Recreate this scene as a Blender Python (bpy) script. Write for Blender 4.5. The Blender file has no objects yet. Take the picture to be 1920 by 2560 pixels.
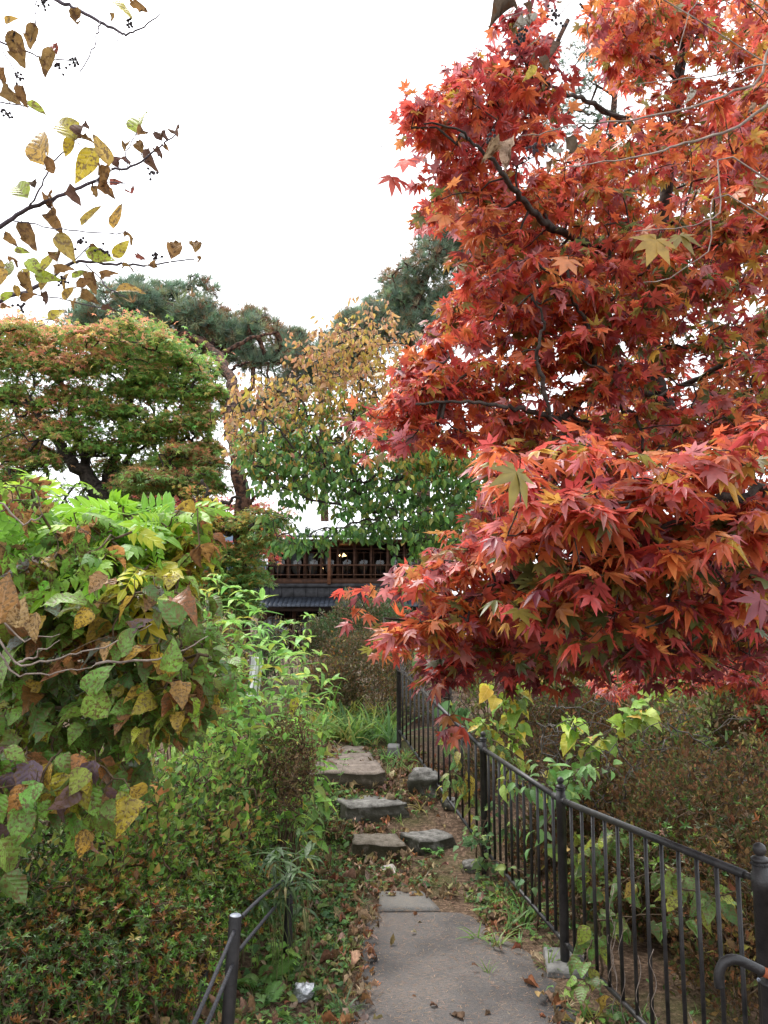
import bpy, math, numpy as np
PI = math.pi
rad = math.radians
sc = bpy.context.scene
C = sc.collection
R = np.random.default_rng(11)

# ------------------------------------------------------------------ camera, sky, sun, exposure
H, PITCH, FPX = 1.65, rad(7.0), 1934.0
cam = bpy.data.cameras.new("camera"); camo = bpy.data.objects.new("camera", cam); C.objects.link(camo)
cam.sensor_fit = 'VERTICAL'; cam.sensor_height = 32; cam.lens = 32*FPX/2560
cam.clip_start = 0.05; cam.clip_end = 3000
camo.location = (0, 0, H); camo.rotation_euler = (PI/2+PITCH, 0, 0)
sc.camera = camo
SUN_EL, SUN_AZ = rad(58), rad(-35)            # azimuth measured from +Y towards +X
w = bpy.data.worlds.new("World"); sc.world = w; w.use_nodes = True
nt = w.node_tree; nt.nodes.clear()
sky = nt.nodes.new('ShaderNodeTexSky'); sky.sky_type = 'NISHITA'; sky.sun_disc = False
sky.sun_elevation = SUN_EL; sky.sun_rotation = SUN_AZ; sky.dust_density = 4; sky.air_density = 0.8; sky.ozone_density = 1
hs = nt.nodes.new('ShaderNodeHueSaturation'); hs.inputs['Saturation'].default_value = 0.18
bg = nt.nodes.new('ShaderNodeBackground'); bg.inputs[1].default_value = 0.15
wo = nt.nodes.new('ShaderNodeOutputWorld')
cl = nt.nodes.new('ShaderNodeMix'); cl.data_type = 'RGBA'; cl.inputs[0].default_value = .6; cl.inputs[7].default_value = (8.2, 8.5, 8.9, 1)   # the white overcast
nt.links.new(sky.outputs[0], hs.inputs['Color']); nt.links.new(hs.outputs[0], cl.inputs[6]); nt.links.new(cl.outputs[2], bg.inputs[0]); nt.links.new(bg.outputs[0], wo.inputs[0])
sl = bpy.data.lights.new("sun", 'SUN'); sl.energy = 1.5; sl.angle = rad(25); sl.color = (1, .97, .92)
so = bpy.data.objects.new("sun", sl); C.objects.link(so)
so.rotation_euler = (PI/2-SUN_EL, 0, PI-SUN_AZ)
sc.view_settings.view_transform = 'Standard'; sc.view_settings.look = 'None'
sc.view_settings.exposure = 1.25; sc.view_settings.gamma = 1
sc.render.engine = 'CYCLES'
cy = sc.cycles
cy.max_bounces = 7; cy.diffuse_bounces = 4; cy.glossy_bounces = 2; cy.transmission_bounces = 5; cy.transparent_max_bounces = 8
cy.use_denoising = True
cy.caustics_reflective = False; cy.caustics_refractive = False

# ------------------------------------------------------------------ projection helpers
cp, sp = math.cos(PITCH), math.sin(PITCH)
def at(px, py, Y):
    u = (np.asarray(px, float)-960)/FPX; v = (1280-np.asarray(py, float))/FPX
    t = Y/(cp-v*sp)
    return np.stack(np.broadcast_arrays(u*t, Y+0*t, H+(sp+v*cp)*t), -1)
def on_z(px, py, z):
    v = (1280-py)/FPX
    return at(px, py, (z-H)*(cp-v*sp)/(sp+v*cp))
def nz(P, s, seed=0):
    P = np.asarray(P)*s; a = seed*1.7
    x, y, z = P[..., 0], P[..., 1], P[..., 2]
    return (np.sin(x*1.1+2.3*np.sin(y*.9+a)+a)+np.sin(y*1.3+1.9*np.sin(z*1.1+a*2))+np.sin(z*1.2+2.1*np.sin(x*.8+a*3)))/3
def G(x, y):
    x = np.asarray(x, float); y = np.asarray(y, float)
    b = np.interp(y, [-60, 4.9, 5.4, 5.56, 5.7, 5.95, 6.1, 6.3, 7.4, 10, 20, 34, 90], [0, 0, .015, .085, .125, .215, .25, .30, .375, .43, .2, -.45, -1])
    off = np.clip((np.abs(x-.35)-.5)/.6, 0, 1)
    b = b + off*(.03*np.sin(2.1*x+1.3*y)+.02*np.sin(5*x-3*y)) + .008*np.sin(11*x+4*y)*np.clip(off+.2, 0, 1)
    b = b + .12*np.clip((-x-.35)/.5, 0, 1)*np.clip((9-y)/3, 0, 1)
    b = b - .10*np.clip((x-1.2)/.5, 0, 1)*np.clip((6-y)/2, 0, 1)
    return b
def gp(x, y, dz=0): return np.array([x, y, float(G(x, y))+dz])
def unit(a): return a/np.maximum(np.linalg.norm(a, axis=-1, keepdims=True), 1e-9)

# ------------------------------------------------------------------ materials
def mat(name):
    m = bpy.data.materials.new(name); m.use_nodes = True
    n = m.node_tree.nodes; n.clear()
    return m, n, m.node_tree.links
def out(n, l, s): o = n.new('ShaderNodeOutputMaterial'); l.new(s, o.inputs[0])
def noise(n, l, scale, detail=4, coord='Object', rough=.55, vec=None):
    t = n.new('ShaderNodeTexNoise'); t.inputs['Scale'].default_value = scale; t.inputs['Detail'].default_value = detail
    t.inputs['Roughness'].default_value = rough
    if vec is None:
        c = n.new('ShaderNodeTexCoord'); vec = c.outputs[coord]
    l.new(vec, t.inputs['Vector']); return t
def ramp(n, l, fac, stops):
    r = n.new('ShaderNodeValToRGB'); e = r.color_ramp.elements
    while len(e) < len(stops): e.new(.5)
    for k, (p, c) in enumerate(stops):
        e[k].position = p; e[k].color = (*c, 1) if len(c) == 3 else c
    l.new(fac, r.inputs[0]); return r
def mixc(n, l, a, b, fac, mode='MIX'):
    m = n.new('ShaderNodeMix'); m.data_type = 'RGBA'; m.blend_type = mode
    for s, x in ((m.inputs[6], a), (m.inputs[7], b), (m.inputs[0], fac)):
        if isinstance(x, (int, float)): s.default_value = x
        elif isinstance(x, tuple): s.default_value = (*x, 1)
        else: l.new(x, s)
    return m.outputs[2]
def leafmat(name, transl=.4, rough=.45, spec=.4, spot=None, spots=.0, sscale=70, var=.35, vscale=35, veins=0, edge=None):
    m, n, l = mat(name); m['leaf'] = 1
    a = n.new('ShaderNodeAttribute'); a.attribute_name = 'Col'
    t = noise(n, l, vscale, 3)
    v = ramp(n, l, t.outputs[0], [(.3, (1-var,)*3), (.7, (1+var*.6,)*3)])
    col = mixc(n, l, a.outputs['Color'], v.outputs[0], 1.0, 'MULTIPLY')
    if spot:
        t2 = noise(n, l, sscale, 4, rough=.7)
        f = ramp(n, l, t2.outputs[0], [(.56-.2*spots, (0, 0, 0)), (.62-.2*spots, (.9, .9, .9))])
        col = mixc(n, l, col, spot, f.outputs[0])
    p = n.new('ShaderNodeBsdfPrincipled'); p.inputs['Roughness'].default_value = rough
    p.inputs['Specular IOR Level'].default_value = spec
    if veins:                                                          # midrib and side veins, in the leaf's own coordinates
        lf = n.new('ShaderNodeAttribute'); lf.attribute_name = 'Lf'; sx = n.new('ShaderNodeSeparateXYZ'); l.new(lf.outputs['Vector'], sx.inputs[0])
        def mth(op, a_, b_=None):
            q = n.new('ShaderNodeMath'); q.operation = op
            for k_, v_ in enumerate((a_, b_)):
                if v_ is None: continue
                if isinstance(v_, (int, float)): q.inputs[k_].default_value = v_
                else: l.new(v_, q.inputs[k_])
            return q.outputs[0]
        ax = mth('ABSOLUTE', sx.outputs[0]); ph = mth('MULTIPLY', mth('SUBTRACT', sx.outputs[1], mth('MULTIPLY', ax, .9)), 44.0)
        sv = mth('POWER', mth('MAXIMUM', mth('SINE', ph), 0.0), 10.0); mr = mth('LESS_THAN', ax, .012); vn = mth('MAXIMUM', mth('MULTIPLY', sv, .7), mr)
        lt = n.new('ShaderNodeHueSaturation'); lt.inputs['Value'].default_value = 1.5; lt.inputs['Saturation'].default_value = .8; l.new(col, lt.inputs['Color'])
        col = mixc(n, l, col, lt.outputs[0], mth('MULTIPLY', vn, veins))
        bp = n.new('ShaderNodeBump'); bp.inputs['Strength'].default_value = .35; bp.inputs['Distance'].default_value = .003; bp.invert = True
        l.new(mth('ADD', vn, mth('MULTIPLY', mth('SINE', ph), .3)), bp.inputs['Height']); l.new(bp.outputs[0], p.inputs['Normal'])
        if edge:
            te = noise(n, l, 45, 3); ef = mth('MULTIPLY', mth('ADD', ax, mth('MULTIPLY', sx.outputs[1], .12)), te.outputs[0]); er = ramp(n, l, ef, [(.17, (0, 0, 0)), (.21, (.8, .8, .8))]); col = mixc(n, l, col, edge, er.outputs[0])
    l.new(col, p.inputs['Base Color'])
    tr = n.new('ShaderNodeBsdfTranslucent'); g = n.new('ShaderNodeGamma'); g.inputs[1].default_value = .85
    l.new(col, g.inputs[0]); l.new(g.outputs[0], tr.inputs[0])
    mx = n.new('ShaderNodeMixShader'); mx.inputs[0].default_value = transl
    l.new(p.outputs[0], mx.inputs[1]); l.new(tr.outputs[0], mx.inputs[2]); out(n, l, mx.outputs[0]); return m
def solid(name, c1, c2, scale=20, rough=.8, bump=.3, bscale=None, metal=0, spec=.3, lo=.35, hi=.65, detail=6, dist=.01):
    m, n, l = mat(name)
    t = noise(n, l, scale, detail)
    r = ramp(n, l, t.outputs[0], [(lo, c1), (hi, c2)])
    p = n.new('ShaderNodeBsdfPrincipled'); p.inputs['Roughness'].default_value = rough; p.inputs['Metallic'].default_value = metal
    p.inputs['Specular IOR Level'].default_value = spec
    l.new(r.outputs[0], p.inputs['Base Color'])
    if bump:
        b = n.new('ShaderNodeBump'); b.inputs['Strength'].default_value = bump; b.inputs['Distance'].default_value = dist
        t2 = noise(n, l, bscale or scale*3, 5); l.new(t2.outputs[0], b.inputs['Height']); l.new(b.outputs[0], p.inputs['Normal'])
    out(n, l, p.outputs[0]); return m
def ground_mat():
    m, n, l = mat('soil')
    t1 = noise(n, l, 1.6, 6); t2 = noise(n, l, 40, 6, rough=.7); t3 = noise(n, l, 160, 3)
    soil = ramp(n, l, t2.outputs[0], [(.3, (.035, .022, .015)), (.5, (.10, .066, .045)), (.68, (.24, .16, .11))])
    moss = ramp(n, l, t3.outputs[0], [(.3, (.02, .03, .008)), (.7, (.09, .11, .03))])
    f = ramp(n, l, t1.outputs[0], [(.5, (0, 0, 0)), (.66, (.75, .75, .75))])
    col = mixc(n, l, soil.outputs[0], moss.outputs[0], f.outputs[0])
    p = n.new('ShaderNodeBsdfPrincipled'); p.inputs['Roughness'].default_value = .95; p.inputs['Specular IOR Level'].default_value = .1
    l.new(col, p.inputs['Base Color'])
    b = n.new('ShaderNodeBump'); b.inputs['Strength'].default_value = .8; b.inputs['Distance'].default_value = .02
    l.new(t2.outputs[0], b.inputs['Height']); l.new(b.outputs[0], p.inputs['Normal']); out(n, l, p.outputs[0]); return m
def path_mat(name, dark, lightc, needle):
    m, n, l = mat(name)
    c = n.new('ShaderNodeTexCoord')
    t1 = noise(n, l, 260, 4, rough=.8, vec=c.outputs['Object']); t2 = noise(n, l, 2.2, 5, vec=c.outputs['Object'])
    base = ramp(n, l, t1.outputs[0], [(.35, dark), (.55, lightc), (.75, tuple(min(1, x*1.6) for x in lightc))])
    col = base.outputs[0]
    for k, ang in enumerate((.2, 1.1, 2.0, 2.7)):                     # fallen pine needles
        mp = n.new('ShaderNodeMapping'); mp.inputs['Rotation'].default_value = (0, 0, ang); mp.inputs['Scale'].default_value = (30, 260, 1)
        mp.inputs['Location'].default_value = (k*3.1, k*1.7, 0)
        l.new(c.outputs['Object'], mp.inputs[0]); tn = noise(n, l, 1.0, 2, vec=mp.outputs[0])
        f = ramp(n, l, tn.outputs[0], [(.57, (0, 0, 0)), (.66, (.6, .6, .6))])
        f2 = ramp(n, l, t2.outputs[0], [(.3, (.3, .3, .3)), (.6, (1, 1, 1))])
        ff = mixc(n, l, f.outputs[0], f2.outputs[0], 1.0, 'MULTIPLY')
        col = mixc(n, l, col, needle, ff)
    st = ramp(n, l, t2.outputs[0], [(.32, (.55, .55, .56)), (.5, (.95, .93, .92)), (.7, (1.2, 1.16, 1.12))])
    col = mixc(n, l, col, st.outputs[0], 1.0, 'MULTIPLY')
    p = n.new('ShaderNodeBsdfPrincipled'); p.inputs['Roughness'].default_value = .9; p.inputs['Specular IOR Level'].default_value = .15
    l.new(col, p.inputs['Base Color'])
    b = n.new('ShaderNodeBump'); b.inputs['Strength'].default_value = .6; b.inputs['Distance'].default_value = .004
    l.new(t1.outputs[0], b.inputs['Height']); l.new(b.outputs[0], p.inputs['Normal']); out(n, l, p.outputs[0]); return m
def stone_mat(name, c1, c2, moss, mossf=.5):
    m, n, l = mat(name)
    t1 = noise(n, l, 18, 7, rough=.7); t2 = noise(n, l, 5, 5); t3 = noise(n, l, 120, 4, rough=.8)
    base = ramp(n, l, t1.outputs[0], [(.35, c1), (.65, c2)])
    sp_ = ramp(n, l, t3.outputs[0], [(.3, (.6, .6, .6)), (.7, (1.3, 1.3, 1.3))])
    col = mixc(n, l, base.outputs[0], sp_.outputs[0], 1.0, 'MULTIPLY')
    f = ramp(n, l, t2.outputs[0], [(.62-.3*mossf, (0, 0, 0)), (.72-.3*mossf, (.85, .85, .85))])
    g = n.new('ShaderNodeNewGeometry'); sx = n.new('ShaderNodeSeparateXYZ'); l.new(g.outputs['Normal'], sx.inputs[0])
    side = ramp(n, l, sx.outputs[2], [(.3, (1, 1, 1)), (.9, (.12, .12, .12))])   # moss colour kept mostly to the steep sides
    col = mixc(n, l, col, moss, mixc(n, l, f.outputs[0], side.outputs[0], 1.0, 'MULTIPLY'))
    p = n.new('ShaderNodeBsdfPrincipled'); p.inputs['Roughness'].default_value = .9; p.inputs['Specular IOR Level'].default_value = .2
    l.new(col, p.inputs['Base Color'])
    b = n.new('ShaderNodeBump'); b.inputs['Strength'].default_value = .9; b.inputs['Distance'].default_value = .012
    l.new(t1.outputs[0], b.inputs['Height']); l.new(b.outputs[0], p.inputs['Normal']); out(n, l, p.outputs[0]); return m
def emit(name, c, s):
    m, n, l = mat(name); e = n.new('ShaderNodeEmission'); e.inputs[0].default_value = (*c, 1); e.inputs[1].default_value = s
    out(n, l, e.outputs[0]); return m
def glass(name):
    m, n, l = mat(name)
    t = n.new('ShaderNodeBsdfTransparent'); t.inputs[0].default_value = (.75, .78, .78, 1)
    g = n.new('ShaderNodeBsdfGlossy'); g.inputs['Roughness'].default_value = .03
    tn = noise(n, l, .8, 3); b = n.new('ShaderNodeBump'); b.inputs['Strength'].default_value = .05; b.inputs['Distance'].default_value = .05
    l.new(tn.outputs[0], b.inputs['Height']); l.new(b.outputs[0], g.inputs['Normal'])
    f = n.new('ShaderNodeFresnel'); f.inputs[0].default_value = 1.6
    mx = n.new('ShaderNodeMixShader'); l.new(f.outputs[0], mx.inputs[0]); l.new(t.outputs[0], mx.inputs[1]); l.new(g.outputs[0], mx.inputs[2])
    out(n, l, mx.outputs[0]); return m

M = dict(
    maple=leafmat('maple_leaf', .5, .42, .75, var=.3, vscale=28),
    far=leafmat('small_leaf', .45, .5, .3, var=.25, vscale=6),
    oval=leafmat('oval_leaf', .38, .45, .4, var=.25, vscale=12),
    spotted=leafmat('spotted_leaf', .38, .42, .45, spot=(.12, .07, .025), spots=.25, sscale=120, var=.4, vscale=22, veins=.38, edge=(.17, .085, .03)),
    dry=leafmat('dry_leaf', .3, .7, .1, spot=(.08, .04, .02), spots=.2, sscale=60, var=.45, vscale=40, veins=.3),
    azalea=leafmat('azalea_leaf', .25, .4, .45, var=.3, vscale=20),
    needle=leafmat('pine_needle', .3, .55, .3, var=.3, vscale=2),
    weed=leafmat('weed_leaf', .42, .45, .4, var=.25, vscale=15, veins=.4),
    litter=leafmat('litter_leaf', .15, .75, .15, var=.45, vscale=60),
    bark=solid('dark_bark', (.018, .014, .012), (.075, .06, .05), 25, .9, .8, 60, dist=.01),
    greybark=solid('grey_bark', (.04, .035, .032), (.13, .115, .10), 30, .85, .6, 80, dist=.005),
    paletwig=solid('pale_twig', (.16, .12, .10), (.34, .28, .24), 30, .8, .3),
    violet=solid('violet_twig', (.05, .04, .05), (.12, .095, .12), 30, .7, .3),
    stem=solid('brown_stem', (.05, .035, .02), (.13, .085, .05), 40, .8, .3),
    greenstem=solid('green_stem', (.07, .10, .03), (.17, .2, .07), 40, .6, .2),
    pinebark=solid('pine_bark', (.022, .012, .010), (.15, .075, .05), 16, .95, 1, 22, dist=.06, lo=.42, hi=.58),
    iron=solid('black_painted_iron', (.005, .005, .006), (.035, .03, .03), 22, .45, .5, 160, spec=.45, lo=.3, hi=.75, dist=.003),
    capgrey=solid('grey_cap', (.2, .22, .27), (.3, .32, .36), 60, .4, .1),
    rope=solid('dark_rope', (.02, .02, .024), (.055, .055, .065), 150, .8, .9, 300, dist=.004),
    rubber=solid('brown_grip', (.22, .05, .018), (.36, .10, .04), 40, .5, .2),
    concrete=solid('concrete', (.10, .096, .09), (.215, .21, .20), 14, .9, .6, 120, dist=.006),
    stone=stone_mat('grey_stone', (.075, .07, .064), (.27, .255, .235), (.024, .023, .012), .75),
    brownstone=stone_mat('mossy_stone', (.085, .068, .05), (.24, .205, .17), (.026, .024, .009), 1.0),
    paleslab=stone_mat('pale_slab', (.14, .11, .09), (.31, .25, .21), (.03, .026, .014), 1.1),
    soil=ground_mat(),
    path=path_mat('path_surface', (.034, .034, .035), (.118, .114, .113), (.215, .165, .135)),
    slab=path_mat('slab_surface', (.07, .072, .07), (.17, .17, .165), (.24, .18, .13)),
    wood=solid('red_brown_wood', (.03, .013, .008), (.085, .038, .02), 6, .7, .3),
    woodlight=solid('orange_brown_wood', (.13, .055, .028), (.22, .10, .055), 6, .7, .3),
    black=solid('blackened_boards', (.018, .018, .02), (.05, .05, .055), 4, .8, .3),
    bluetile=solid('blue_grey_roof', (.022, .027, .038), (.05, .06, .08), 4, .5, .3),
    tin=solid('pale_metal_roof', (.55, .56, .57), (.75, .76, .77), 3, .5, .1),
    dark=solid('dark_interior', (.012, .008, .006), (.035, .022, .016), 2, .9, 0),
    pane_white=solid('screen_or_reflection', (.30, .29, .28), (.42, .41, .4), 3, .9, 0),
    mud=solid('pink_plaster', (.20, .12, .09), (.32, .2, .16), 5, .9, .3),
    greywall=solid('pale_wall', (.42, .41, .40), (.6, .58, .55), 1, .9, .1),
    glass=glass('window_glass'), lamp=emit('lamp_glow', (1, .62, .25), 5),
    hill=solid('hazy_wooded_hill', (.05, .085, .13), (.09, .13, .18), .03, .95, 0),  # blue of the distance haze is mixed into this base colour
    cloth=solid('white_cloth', (.6, .6, .62), (.8, .8, .82), 10, .9, .3),
    foil=solid('silver_foil', (.45, .47, .5), (.8, .82, .85), 60, .35, .8, 80, metal=.6),
    fruit=solid('dry_fruit', (.015, .01, .012), (.05, .035, .04), 80, .7, .4),
)

# ------------------------------------------------------------------ mesh builders
class MB:
    """collects triangles (with a colour per vertex) and links them as ONE mesh object"""
    def __init__(s): s.V = []; s.T = []; s.C = []; s.L = []; s.n = 0
    def add(s, V, T, col=(1, 1, 1), loc=None):
        V = np.asarray(V, float).reshape(-1, 3); T = np.asarray(T, int).reshape(-1, 3)
        col = np.broadcast_to(np.asarray(col, float), (len(V), 3))
        s.V.append(V); s.T.append(T+s.n); s.C.append(col); s.n += len(V); s.L.append(np.zeros((len(V), 3)) if loc is None else loc)
    def scatter(s, tpls, P, D, N, S, col):
        """copies of leaf templates: base at P, tip along D, upper face along N"""
        P = np.atleast_2d(P); n = len(P)
        if n == 0: return
        D = unit(np.broadcast_to(D, (n, 3))); N = np.broadcast_to(N, (n, 3))
        X = unit(np.cross(D, N)+1e-6); Z = np.cross(X, D)
        S = np.broadcast_to(np.asarray(S, float), (n,)); col = np.broadcast_to(col, (n, 3))
        pick = R.integers(0, len(tpls), n)
        for k, (V, T) in enumerate(tpls):
            i = np.nonzero(pick == k)[0]
            if not len(i): continue
            W = (V[None, :, 0, None]*X[i, None]+V[None, :, 1, None]*D[i, None]+V[None, :, 2, None]*Z[i, None])*S[i, None, None]+P[i, None]
            F = T[None]+(np.arange(len(i))*len(V))[:, None, None]
            s.add(W.reshape(-1, 3), F.reshape(-1, 3), np.repeat(col[i], len(V), 0), np.tile(V, (len(i), 1)))
    def edges(s, A, B, ra, rb, k=4, bend=.08, col=(1, 1, 1)):
        """thin bent tubes from A to B"""
        A = np.atleast_2d(A); B = np.atleast_2d(B); n = len(A)
        if n == 0: return
        d = B-A; L = np.linalg.norm(d, axis=1, keepdims=True); d = unit(d)
        ref = np.where(np.abs(d[:, 2:3]) > .9, [[1., 0, 0]], [[0, 0, 1.]])
        u = unit(np.cross(d, ref)); v = np.cross(d, u)
        mid = (A+B)/2+(u*R.normal(0, 1, (n, 1))+v*R.normal(0, 1, (n, 1)))*L*bend
        ra = np.broadcast_to(ra, (n,)); rb = np.broadcast_to(rb, (n,))
        th = np.arange(k)*2*PI/k
        rings = []
        for c, r in ((A, ra), (mid, (ra+rb)/2), (B, rb)):
            rings.append(c[:, None]+r[:, None, None]*(np.cos(th)[None, :, None]*u[:, None]+np.sin(th)[None, :, None]*v[:, None]))
        V = np.concatenate(rings, 1)                      # n, 3k, 3
        T = []
        for q in range(2):
            for j in range(k):
                a, b = q*k+j, q*k+(j+1) % k
                T += [(a, b, b+k), (a, b+k, a+k)]
        T = np.array(T)
        F = T[None]+(np.arange(n)*3*k)[:, None, None]
        s.add(V.reshape(-1, 3), F.reshape(-1, 3), col)
    def tube(s, P, r, k=8, col=(1, 1, 1), cap=True):
        P = np.asarray(P, float); n = len(P); r = np.broadcast_to(np.asarray(r, float), (n,))
        d = unit(np.gradient(P, axis=0)); ref = np.array([0, 0, 1.]) if abs(d[0, 2]) < .9 else np.array([0, 1., 0])
        u = unit(np.cross(d[0], ref)); V = []
        th = np.arange(k)*2*PI/k
        for i in range(n):
            u = unit(u-d[i]*np.dot(u, d[i])); v = np.cross(d[i], u)
            V.append(P[i]+r[i]*(np.cos(th)[:, None]*u+np.sin(th)[:, None]*v))
        V = np.concatenate(V); T = []
        for i in range(n-1):
            for j in range(k):
                a, b = i*k+j, i*k+(j+1) % k
                T += [(a, b+k, b), (a, a+k, b+k)]
        if cap:
            V = np.concatenate([V, [P[0], P[-1]]])
            for j in range(k): T += [(n*k, j, (j+1) % k), (n*k+1, (n-1)*k+(j+1) % k, (n-1)*k+j)]
        s.add(V, T, col)
    def lathe(s, base, prof, k=16, axis=None):
        """prof = [(r, z)...] turned about an axis through base"""
        base = np.asarray(base, float); ax = unit(np.asarray(axis if axis is not None else (0, 0, 1.), float))
        u = unit(np.cross(ax, [0, 1., .01])); v = np.cross(ax, u); th = np.arange(k)*2*PI/k
        V = np.concatenate([base+ax*z+r*(np.cos(th)[:, None]*u+np.sin(th)[:, None]*v) for r, z in prof]); T = []
        for i in range(len(prof)-1):
            for j in range(k):
                a, b = i*k+j, i*k+(j+1) % k
                T += [(a, b, b+k), (a, b+k, a+k)]
        s.add(V, T)
    def box(s, x0, x1, y0, y1, z0, z1):
        V = [(x, y, z) for z in (z0, z1) for y in (y0, y1) for x in (x0, x1)]
        s.add(V, [(0, 2, 3), (0, 3, 1), (4, 5, 7), (4, 7, 6), (0, 1, 5), (0, 5, 4), (2, 6, 7), (2, 7, 3), (0, 4, 6), (0, 6, 2), (1, 3, 7), (1, 7, 5)])
    def build(s, name, m, parent=None, smooth=False):
        V = np.concatenate(s.V); T = np.concatenate(s.T); col = np.concatenate(s.C)
        o = np.zeros(3)
        p = parent
        while p is not None: o += np.array(p.location); p = p.parent
        me = bpy.data.meshes.new(name)
        me.vertices.add(len(V)); me.vertices.foreach_set('co', (V-o).astype(np.float32).ravel())
        me.loops.add(3*len(T)); me.loops.foreach_set('vertex_index', T.astype(np.int32).ravel())
        me.polygons.add(len(T)); me.polygons.foreach_set('loop_start', (np.arange(len(T))*3).astype(np.int32))
        if smooth: me.polygons.foreach_set('use_smooth', np.ones(len(T), bool))
        a = me.color_attributes.new('Col', 'FLOAT_COLOR', 'POINT')
        a.data.foreach_set('color', np.concatenate([col, np.ones((len(V), 1))], 1).astype(np.float32).ravel())
        if m.get('leaf'): a = me.attributes.new('Lf', 'FLOAT_VECTOR', 'POINT'); a.data.foreach_set('vector', np.concatenate(s.L).astype(np.float32).ravel())
        me.materials.append(m); me.update(calc_edges=True); me.validate()
        ob = bpy.data.objects.new(name, me); C.objects.link(ob); ob.parent = parent
        return ob
def tag(o, label=None, cat=None, group=None, kind=None):
    for k, v in (('label', label), ('category', cat), ('group', group), ('kind', kind)):
        if v: o[k] = v
    return o
def thing(name, label, cat, loc=(0, 0, 0), group=None):
    o = bpy.data.objects.new(name, None); C.objects.link(o); o.location = [float(x) for x in loc]; o.empty_display_size = .1
    return tag(o, label, cat, group)

# ------------------------------------------------------------------ leaf templates (base at origin, tip along +y, upper face +z)
def t_maple(droop=.25, seed=0, slim=.18):
    r = np.random.default_rng(seed)
    ang = np.radians(np.array([-128, -82, -40, 0, 40, 82, 128])+r.normal(0, 4, 7)); L = np.array([.42, .72, .93, 1, .93, .72, .42])*r.uniform(.88, 1.08, 7)
    pts = []
    for i in range(7):
        a, l_ = ang[i], L[i]; d = np.array([math.sin(a), math.cos(a)]); q = np.array([d[1], -d[0]])
        if i == 0: pts.append(.14*np.array([math.sin(a-.5), math.cos(a-.5)]))
        pts += [d*l_*.48-q*l_*slim, d*l_, d*l_*.48+q*l_*slim]
        b = (a+ang[i+1])/2 if i < 6 else a+.5
        pts.append((.33 if i < 6 else .14)*np.array([math.sin(b), math.cos(b)]))
    p = np.array(pts); rr = np.linalg.norm(p, axis=1)
    z = -droop*rr**2+r.normal(0, .035, len(p))
    V = np.concatenate([[[0, 0, 0.02]], np.column_stack([p, z])]); n = len(p)
    return V, np.array([(0, i+1, i) for i in range(1, n)])
def t_star(seed=0):
    r = np.random.default_rng(seed); V = [(0, 0, 0)]; T = []
    for a in np.radians([-105, -52, 0, 52, 105]):
        l_ = (1 if abs(a) < 1.2 else .7)*r.uniform(.85, 1.1); i = len(V); w_ = .24
        V += [(.4*math.sin(a-w_*1.6), .4*math.cos(a-w_*1.6), -.04), (l_*math.sin(a), l_*math.cos(a), -.28+r.normal(0, .06)), (.4*math.sin(a+w_*1.6), .4*math.cos(a+w_*1.6), -.04)]
        T += [(0, i+1, i), (0, i+2, i+1)]
    return np.array(V, float), np.array(T)
def t_oval(wd=.55, curl=.3, fold=.15, rows=6, wav=0., seed=0, pk=.75):
    r = np.random.default_rng(seed); V = []; T = []
    t = np.linspace(0, 1, rows)
    hw = wd/2*np.sin(PI*t**pk)**.85*(1-.25*t**3); hw[0] = .01; hw[-1] = 0.004
    ph = curl*t*1.6
    y = np.cumsum(np.concatenate([[0], np.diff(t)*np.cos((ph[1:]+ph[:-1])/2)])); z = -np.cumsum(np.concatenate([[0], np.diff(t)*np.sin((ph[1:]+ph[:-1])/2)]))
    tw = r.normal(0, .5*wav)*t
    for i in range(rows):
        for sgn in (-1, 0, 1):
            a = fold*hw[i]*2*abs(sgn)+(r.normal(0, wav*.12) if sgn else 0)
            V.append((sgn*hw[i]*math.cos(tw[i])*(1-.5*wav*abs(sgn)*r.uniform(0, 1)), y[i], z[i]+a+sgn*hw[i]*math.sin(tw[i])))
    for i in range(rows-1):
        b = 3*i
        for q in (0, 1): T += [(b+q, b+q+1, b+q+4), (b+q, b+q+4, b+q+3)]
    return np.array(V, float), np.array(T)
def t_kite(wd=.5, fold=.12, droop=.15):
    return np.array([(0, 0, 0), (-wd/2, .45, fold), (0, 1, -droop), (wd/2, .45, fold), (0, .5, 0)], float), np.array([(0, 4, 1), (1, 4, 2), (0, 3, 4), (4, 3, 2)])
def merge(parts):
    V = []; T = []; n = 0
    for v, t in parts: V.append(v); T.append(t+n); n += len(v)
    return np.concatenate(V), np.concatenate(T)
def place(tp, base, d, nrm, s):
    V, T = tp; d = unit(np.array(d, float)); x = unit(np.cross(d, nrm)); z = np.cross(x, d)
    return (V[:, :1]*x+V[:, 1:2]*d+V[:, 2:]*z)*s+np.array(base, float), T
def t_rosette(n=6, el=35, wd=.36, seed=0):
    r = np.random.default_rng(seed); ps = []
    for i in range(n):
        a = 2*PI*i/n+r.normal(0, .25); e = rad(el+r.normal(0, 16))
        d = (math.cos(a)*math.cos(e), math.sin(e), math.sin(a)*math.cos(e))
        ps.append(place(t_kite(wd, .08, .12), (0, 0, 0), d, (0, 1, .001), r.uniform(.7, 1.1)))
    return merge(ps)
def t_tuft(n=16, spread=55, wd=.035, seed=0):
    r = np.random.default_rng(seed); V = []; T = []
    for i in range(n):
        a = r.uniform(0, 2*PI); e = rad(spread)*math.sqrt(r.uniform(.02, 1)); l_ = r.uniform(.7, 1.05)
        d = np.array([math.cos(a)*math.sin(e), math.cos(e), math.sin(a)*math.sin(e)]); q = unit(np.cross(d, r.normal(0, 1, 3)))*wd
        b = len(V); V += [d*.05-q, d*.05+q, d*l_]; T.append((b, b+1, b+2))
    return np.array(V), np.array(T)
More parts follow.
